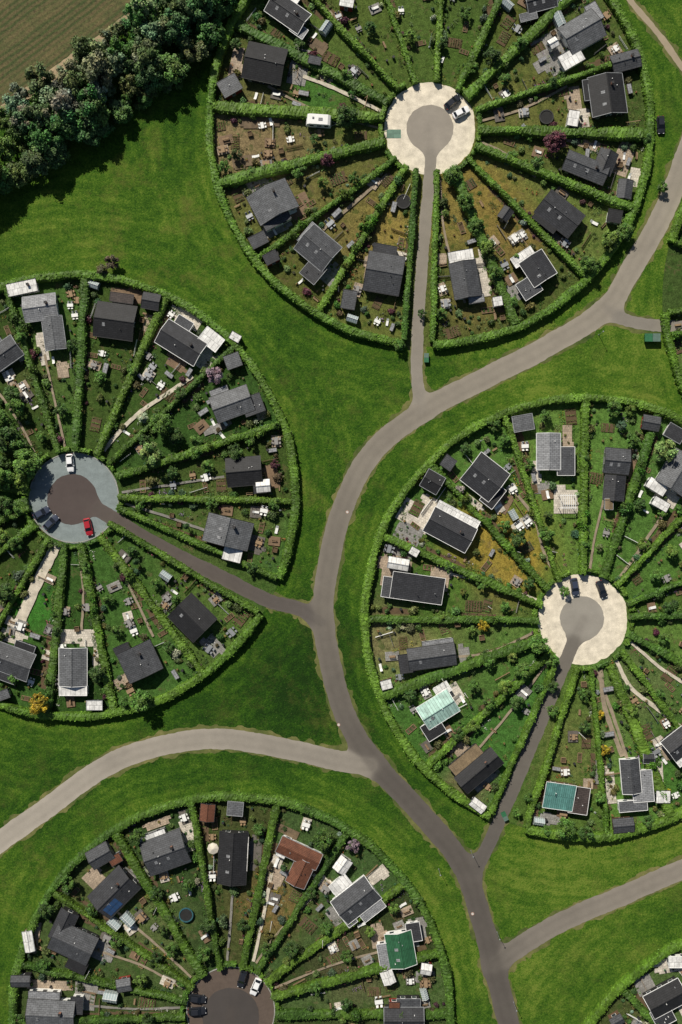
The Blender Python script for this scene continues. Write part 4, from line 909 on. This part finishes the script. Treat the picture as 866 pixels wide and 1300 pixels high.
# ---------------------------------------------------------------- vehicles
TYRE=M('tyre',(.02,.02,.02),.9);LAMPR=M('tail_lamp',(.4,.02,.02),.3);LAMPW=M('head_lamp',(.7,.7,.7),.2);CG=M('car_glass',(.012,.014,.018),.08,bst=0,amt=.02,spec=.6)
def carmesh(col,name):
    pm=M('car_paint_'+name,col,.25,amt=.04,bst=0,spec=.6);mb=MB()
    st_=[(-2.18,.62,.38,.70),(-2.05,.80,.28,.88),(-1.7,.87,.25,.95),(-.9,.90,.25,.97),(0,.91,.25,.96),(.8,.90,.25,.94),(1.4,.87,.25,.86),(1.9,.80,.27,.76),(2.12,.66,.36,.62)]
    ring=[(-1,.15),(-.97,.0),(.97,.0),(1,.15),(1,.75),(.9,.95),(.6,1.0),(0,1.03),(-.6,1.0),(-.9,.95),(-1,.75)]
    k=len(ring);v=[];f=[]
    for x,w,z0,z1 in st_:
        for u,t in ring: v.append((x,u*w,z0+t*(z1-z0)))
    for i in range(len(st_)-1):
        for j in range(k): f.append((i*k+j,(i+1)*k+j,(i+1)*k+(j+1)%k,i*k+(j+1)%k))
    f.append(tuple(range(k)));f.append(tuple(range((len(st_)-1)*k+k-1,(len(st_)-1)*k-1,-1)));mb.add(v,f,pm)
    bot=[(-1.85,.74),(-1.7,.8),(.75,.8),(1.0,.72)];top=[(-1.35,.58),(-1.25,.62),(.1,.62),(.25,.56)]
    v=[(x,y,.93) for x,y in bot]+[(x,-y,.93) for x,y in bot[::-1]]+[(x,y,1.42) for x,y in top]+[(x,-y,1.42) for x,y in top[::-1]]
    mb.add(v,[(i,8+i,8+(i+1)%8,(i+1)%8) for i in range(8)]+[tuple(range(8,16))],CG)
    tp=[(-1.38,.56),(-1.2,.64),(.08,.64),(.24,.54)]
    v=[(x,y,1.41) for x,y in tp]+[(x,-y,1.41) for x,y in tp[::-1]]+[(x*.97-.01,y*.92,1.475) for x,y in tp]+[(x*.97-.01,-y*.92,1.475) for x,y in tp[::-1]]
    mb.add(v,[(i,(i+1)%8,8+(i+1)%8,8+i) for i in range(8)]+[tuple(range(15,7,-1))],pm)
    for y in (-1,1):
        mb.beam((.95,y*.76,.94),(.18,y*.6,1.43),.07,pm);mb.beam((-1.75,y*.77,.94),(-1.3,y*.6,1.43),.09,pm);mb.beam((-.35,y*.81,.94),(-.4,y*.63,1.43),.06,pm)
        mb.box(.72,y*.97,1.0,.14,.2,.12,pm);mb.box(2.03,y*.55,.62,.14,.28,.13,LAMPW);mb.box(-2.12,y*.58,.72,.1,.26,.13,LAMPR)
        for x in(-1.35,1.32):
            mb.cone((x,y*.72,.32),(x,y*.92,.32),.32,.32,14,TYRE);a=np.arange(14)*2*math.pi/14
            mb.add([(x+.32*math.cos(q),y*.921,.32+.32*math.sin(q)) for q in a],[tuple(range(14))],TYRE);mb.add([(x+.19*math.cos(q),y*.925,.32+.19*math.sin(q)) for q in a],[tuple(range(14))],METAL)
    return mb.mesh('car')
CW_=carmesh((.8,.8,.8),'white');CB=carmesh((.02,.022,.028),'black');CR=carmesh((.36,.02,.03),'red');CD=carmesh((.04,.05,.08),'dark_blue')
for me,x_,y_,r in [(CW_,585,144,-28),(CB,574,131,-40),(CW_,90,588,85),(CD,54,651,-30),(CD,66,663,-45),(CR,113,669,78),(CD,729,745,82),(CB,763,748,70),(CB,308,1241,105),(CW_,325,1251,112),(CB,251,1266,8),(CB,251,1282,-4),(CB,838,160,88),(CD,1090,350,30)]:
    X_,Y_=P(x_,y_);put(me,'parked_car',X_,Y_,.035,-math.radians(r),1.05)
mb=MB();pts=[(-2.6,.5),(-2.75,1.2),(-2.5,2.2),(-2.0,2.55),(2.0,2.6),(2.55,2.2),(2.75,1.2),(2.6,.5)];k=len(pts)
v=[(x,-1.1,z) for x,z in pts]+[(x,1.1,z) for x,z in pts];mb.add(v,[(i,(i+1)%k,k+(i+1)%k,k+i) for i in range(k)]+[tuple(range(k-1,-1,-1)),tuple(range(k,2*k))],PLW)
for s_ in(-1,1):
    for x in(-1.5,.2,1.7): mb.box(x,s_*1.12,1.55,.9,.04,.6,CG)
    mb.cone((0,s_*.9,.32),(0,s_*1.12,.32),.33,.33,14,TYRE)
mb.box(.4,0,2.62,.9,.6,.12,ROOF['light']);mb.box(-1.2,.2,2.62,.4,.4,.1,ROOF['grey']);mb.beam((2.6,.6,.5),(3.9,0,.5),.08,METAL);mb.beam((2.6,-.6,.5),(3.9,0,.5),.08,METAL);mb.beam((3.85,0,.5),(3.85,0,.05),.08,METAL)
X_,Y_=P(405,157);put(mb.mesh('caravan'),'caravan',X_,Y_,0,math.radians(-4),1.15)
mb=MB();v=[(-1.6,-.75,.25),(1.6,-.75,.25),(1.6,.75,.25),(-1.6,.75,.25),(-1.8,-.9,1.5),(1.8,-.9,1.5),(1.8,.9,1.5),(-1.8,.9,1.5)]
mb.add(v,[(0,3,2,1),(0,1,5,4),(1,2,6,5),(2,3,7,6),(3,0,4,7)],PLG)
for s_ in(-.9,.9): mb.box(s_,0,1.56,1.75,1.85,.1,PLG if s_<0 else M('container_lid',(.10,.16,.13),.5))
for x in(-1.3,1.3):
    for y in(-.55,.55): mb.cone((x-.05,y,.13),(x+.05,y,.13),.13,.13,10,TYRE)
me=mb.mesh('waste_container')
for x_,y_,r,s_ in [(826,430,0,1.1),(541,455,90,.65),(640,1035,-65,.65)]: X_,Y_=P(x_,y_);put(me,'waste_container',X_,Y_,.03,math.radians(r),s_)
mb=MB();mb.cone((0,0,0),(0,0,4.5),.07,.04,8,METAL);mb.cyl(0,0,0,.3,.14,.12,10,METAL);mb.cyl(0,0,4.5,4.6,.1,.2,14,WHITE);mb.cyl(0,0,4.6,4.7,.2,.12,14,METAL);me=mb.mesh('street_lamp')
for x_,y_ in [(357,648),(557,1103),(598,1080),(631,1183),(652,1272),(760,425)]: X_,Y_=P(x_,y_);put(me,'street_lamp',X_,Y_)
mb=MB();mb.cyl(0,0,0,.02,.42,.42,24,M('cast_iron',(.35,.2,.15),.6));mb.cyl(0,0,.02,.03,.3,.3,24,M('concrete_ring',(.5,.48,.44),.8));me=mb.mesh('manhole_cover')
for x_,y_ in [(441,650),(430,920),(600,1160)]: X_,Y_=P(x_,y_);put(me,'manhole_cover',X_,Y_,.035)
# ---------------------------------------------------------------- light, sky, camera
w=bpy.data.worlds.new('World');sc.world=w;w.use_nodes=True;nt=w.node_tree
sky=nt.nodes.new('ShaderNodeTexSky');sky.sky_type='NISHITA';sky.sun_disc=False
el=math.radians(45);sh=Vector((.45,-.89)).normalized()
sky.sun_elevation=el;sky.sun_rotation=math.atan2(-sh.x,-sh.y)
nt.links.new(sky.outputs[0],nt.nodes['Background'].inputs[0]);nt.nodes['Background'].inputs[1].default_value=.05
ld=bpy.data.lights.new('sun','SUN');ld.energy=5.0;ld.angle=math.radians(.5);ld.color=(1,.94,.83)
lo=bpy.data.objects.new('sun',ld);lo.rotation_euler=Vector((sh.x*math.cos(el),sh.y*math.cos(el),-math.sin(el))).to_track_quat('-Z','Y').to_euler();lo.location=(0,0,100);sc.collection.objects.link(lo)
cd=bpy.data.cameras.new('camera');co=bpy.data.objects.new('camera',cd);sc.collection.objects.link(co)
Hc=250;co.location=(0,0,Hc);cd.sensor_fit='VERTICAL';cd.sensor_height=24;cd.lens=24*Hc/260;cd.clip_end=3000;cd.clip_start=1
sc.camera=co
sc.view_settings.view_transform='Standard';sc.view_settings.look='None';sc.view_settings.exposure=0
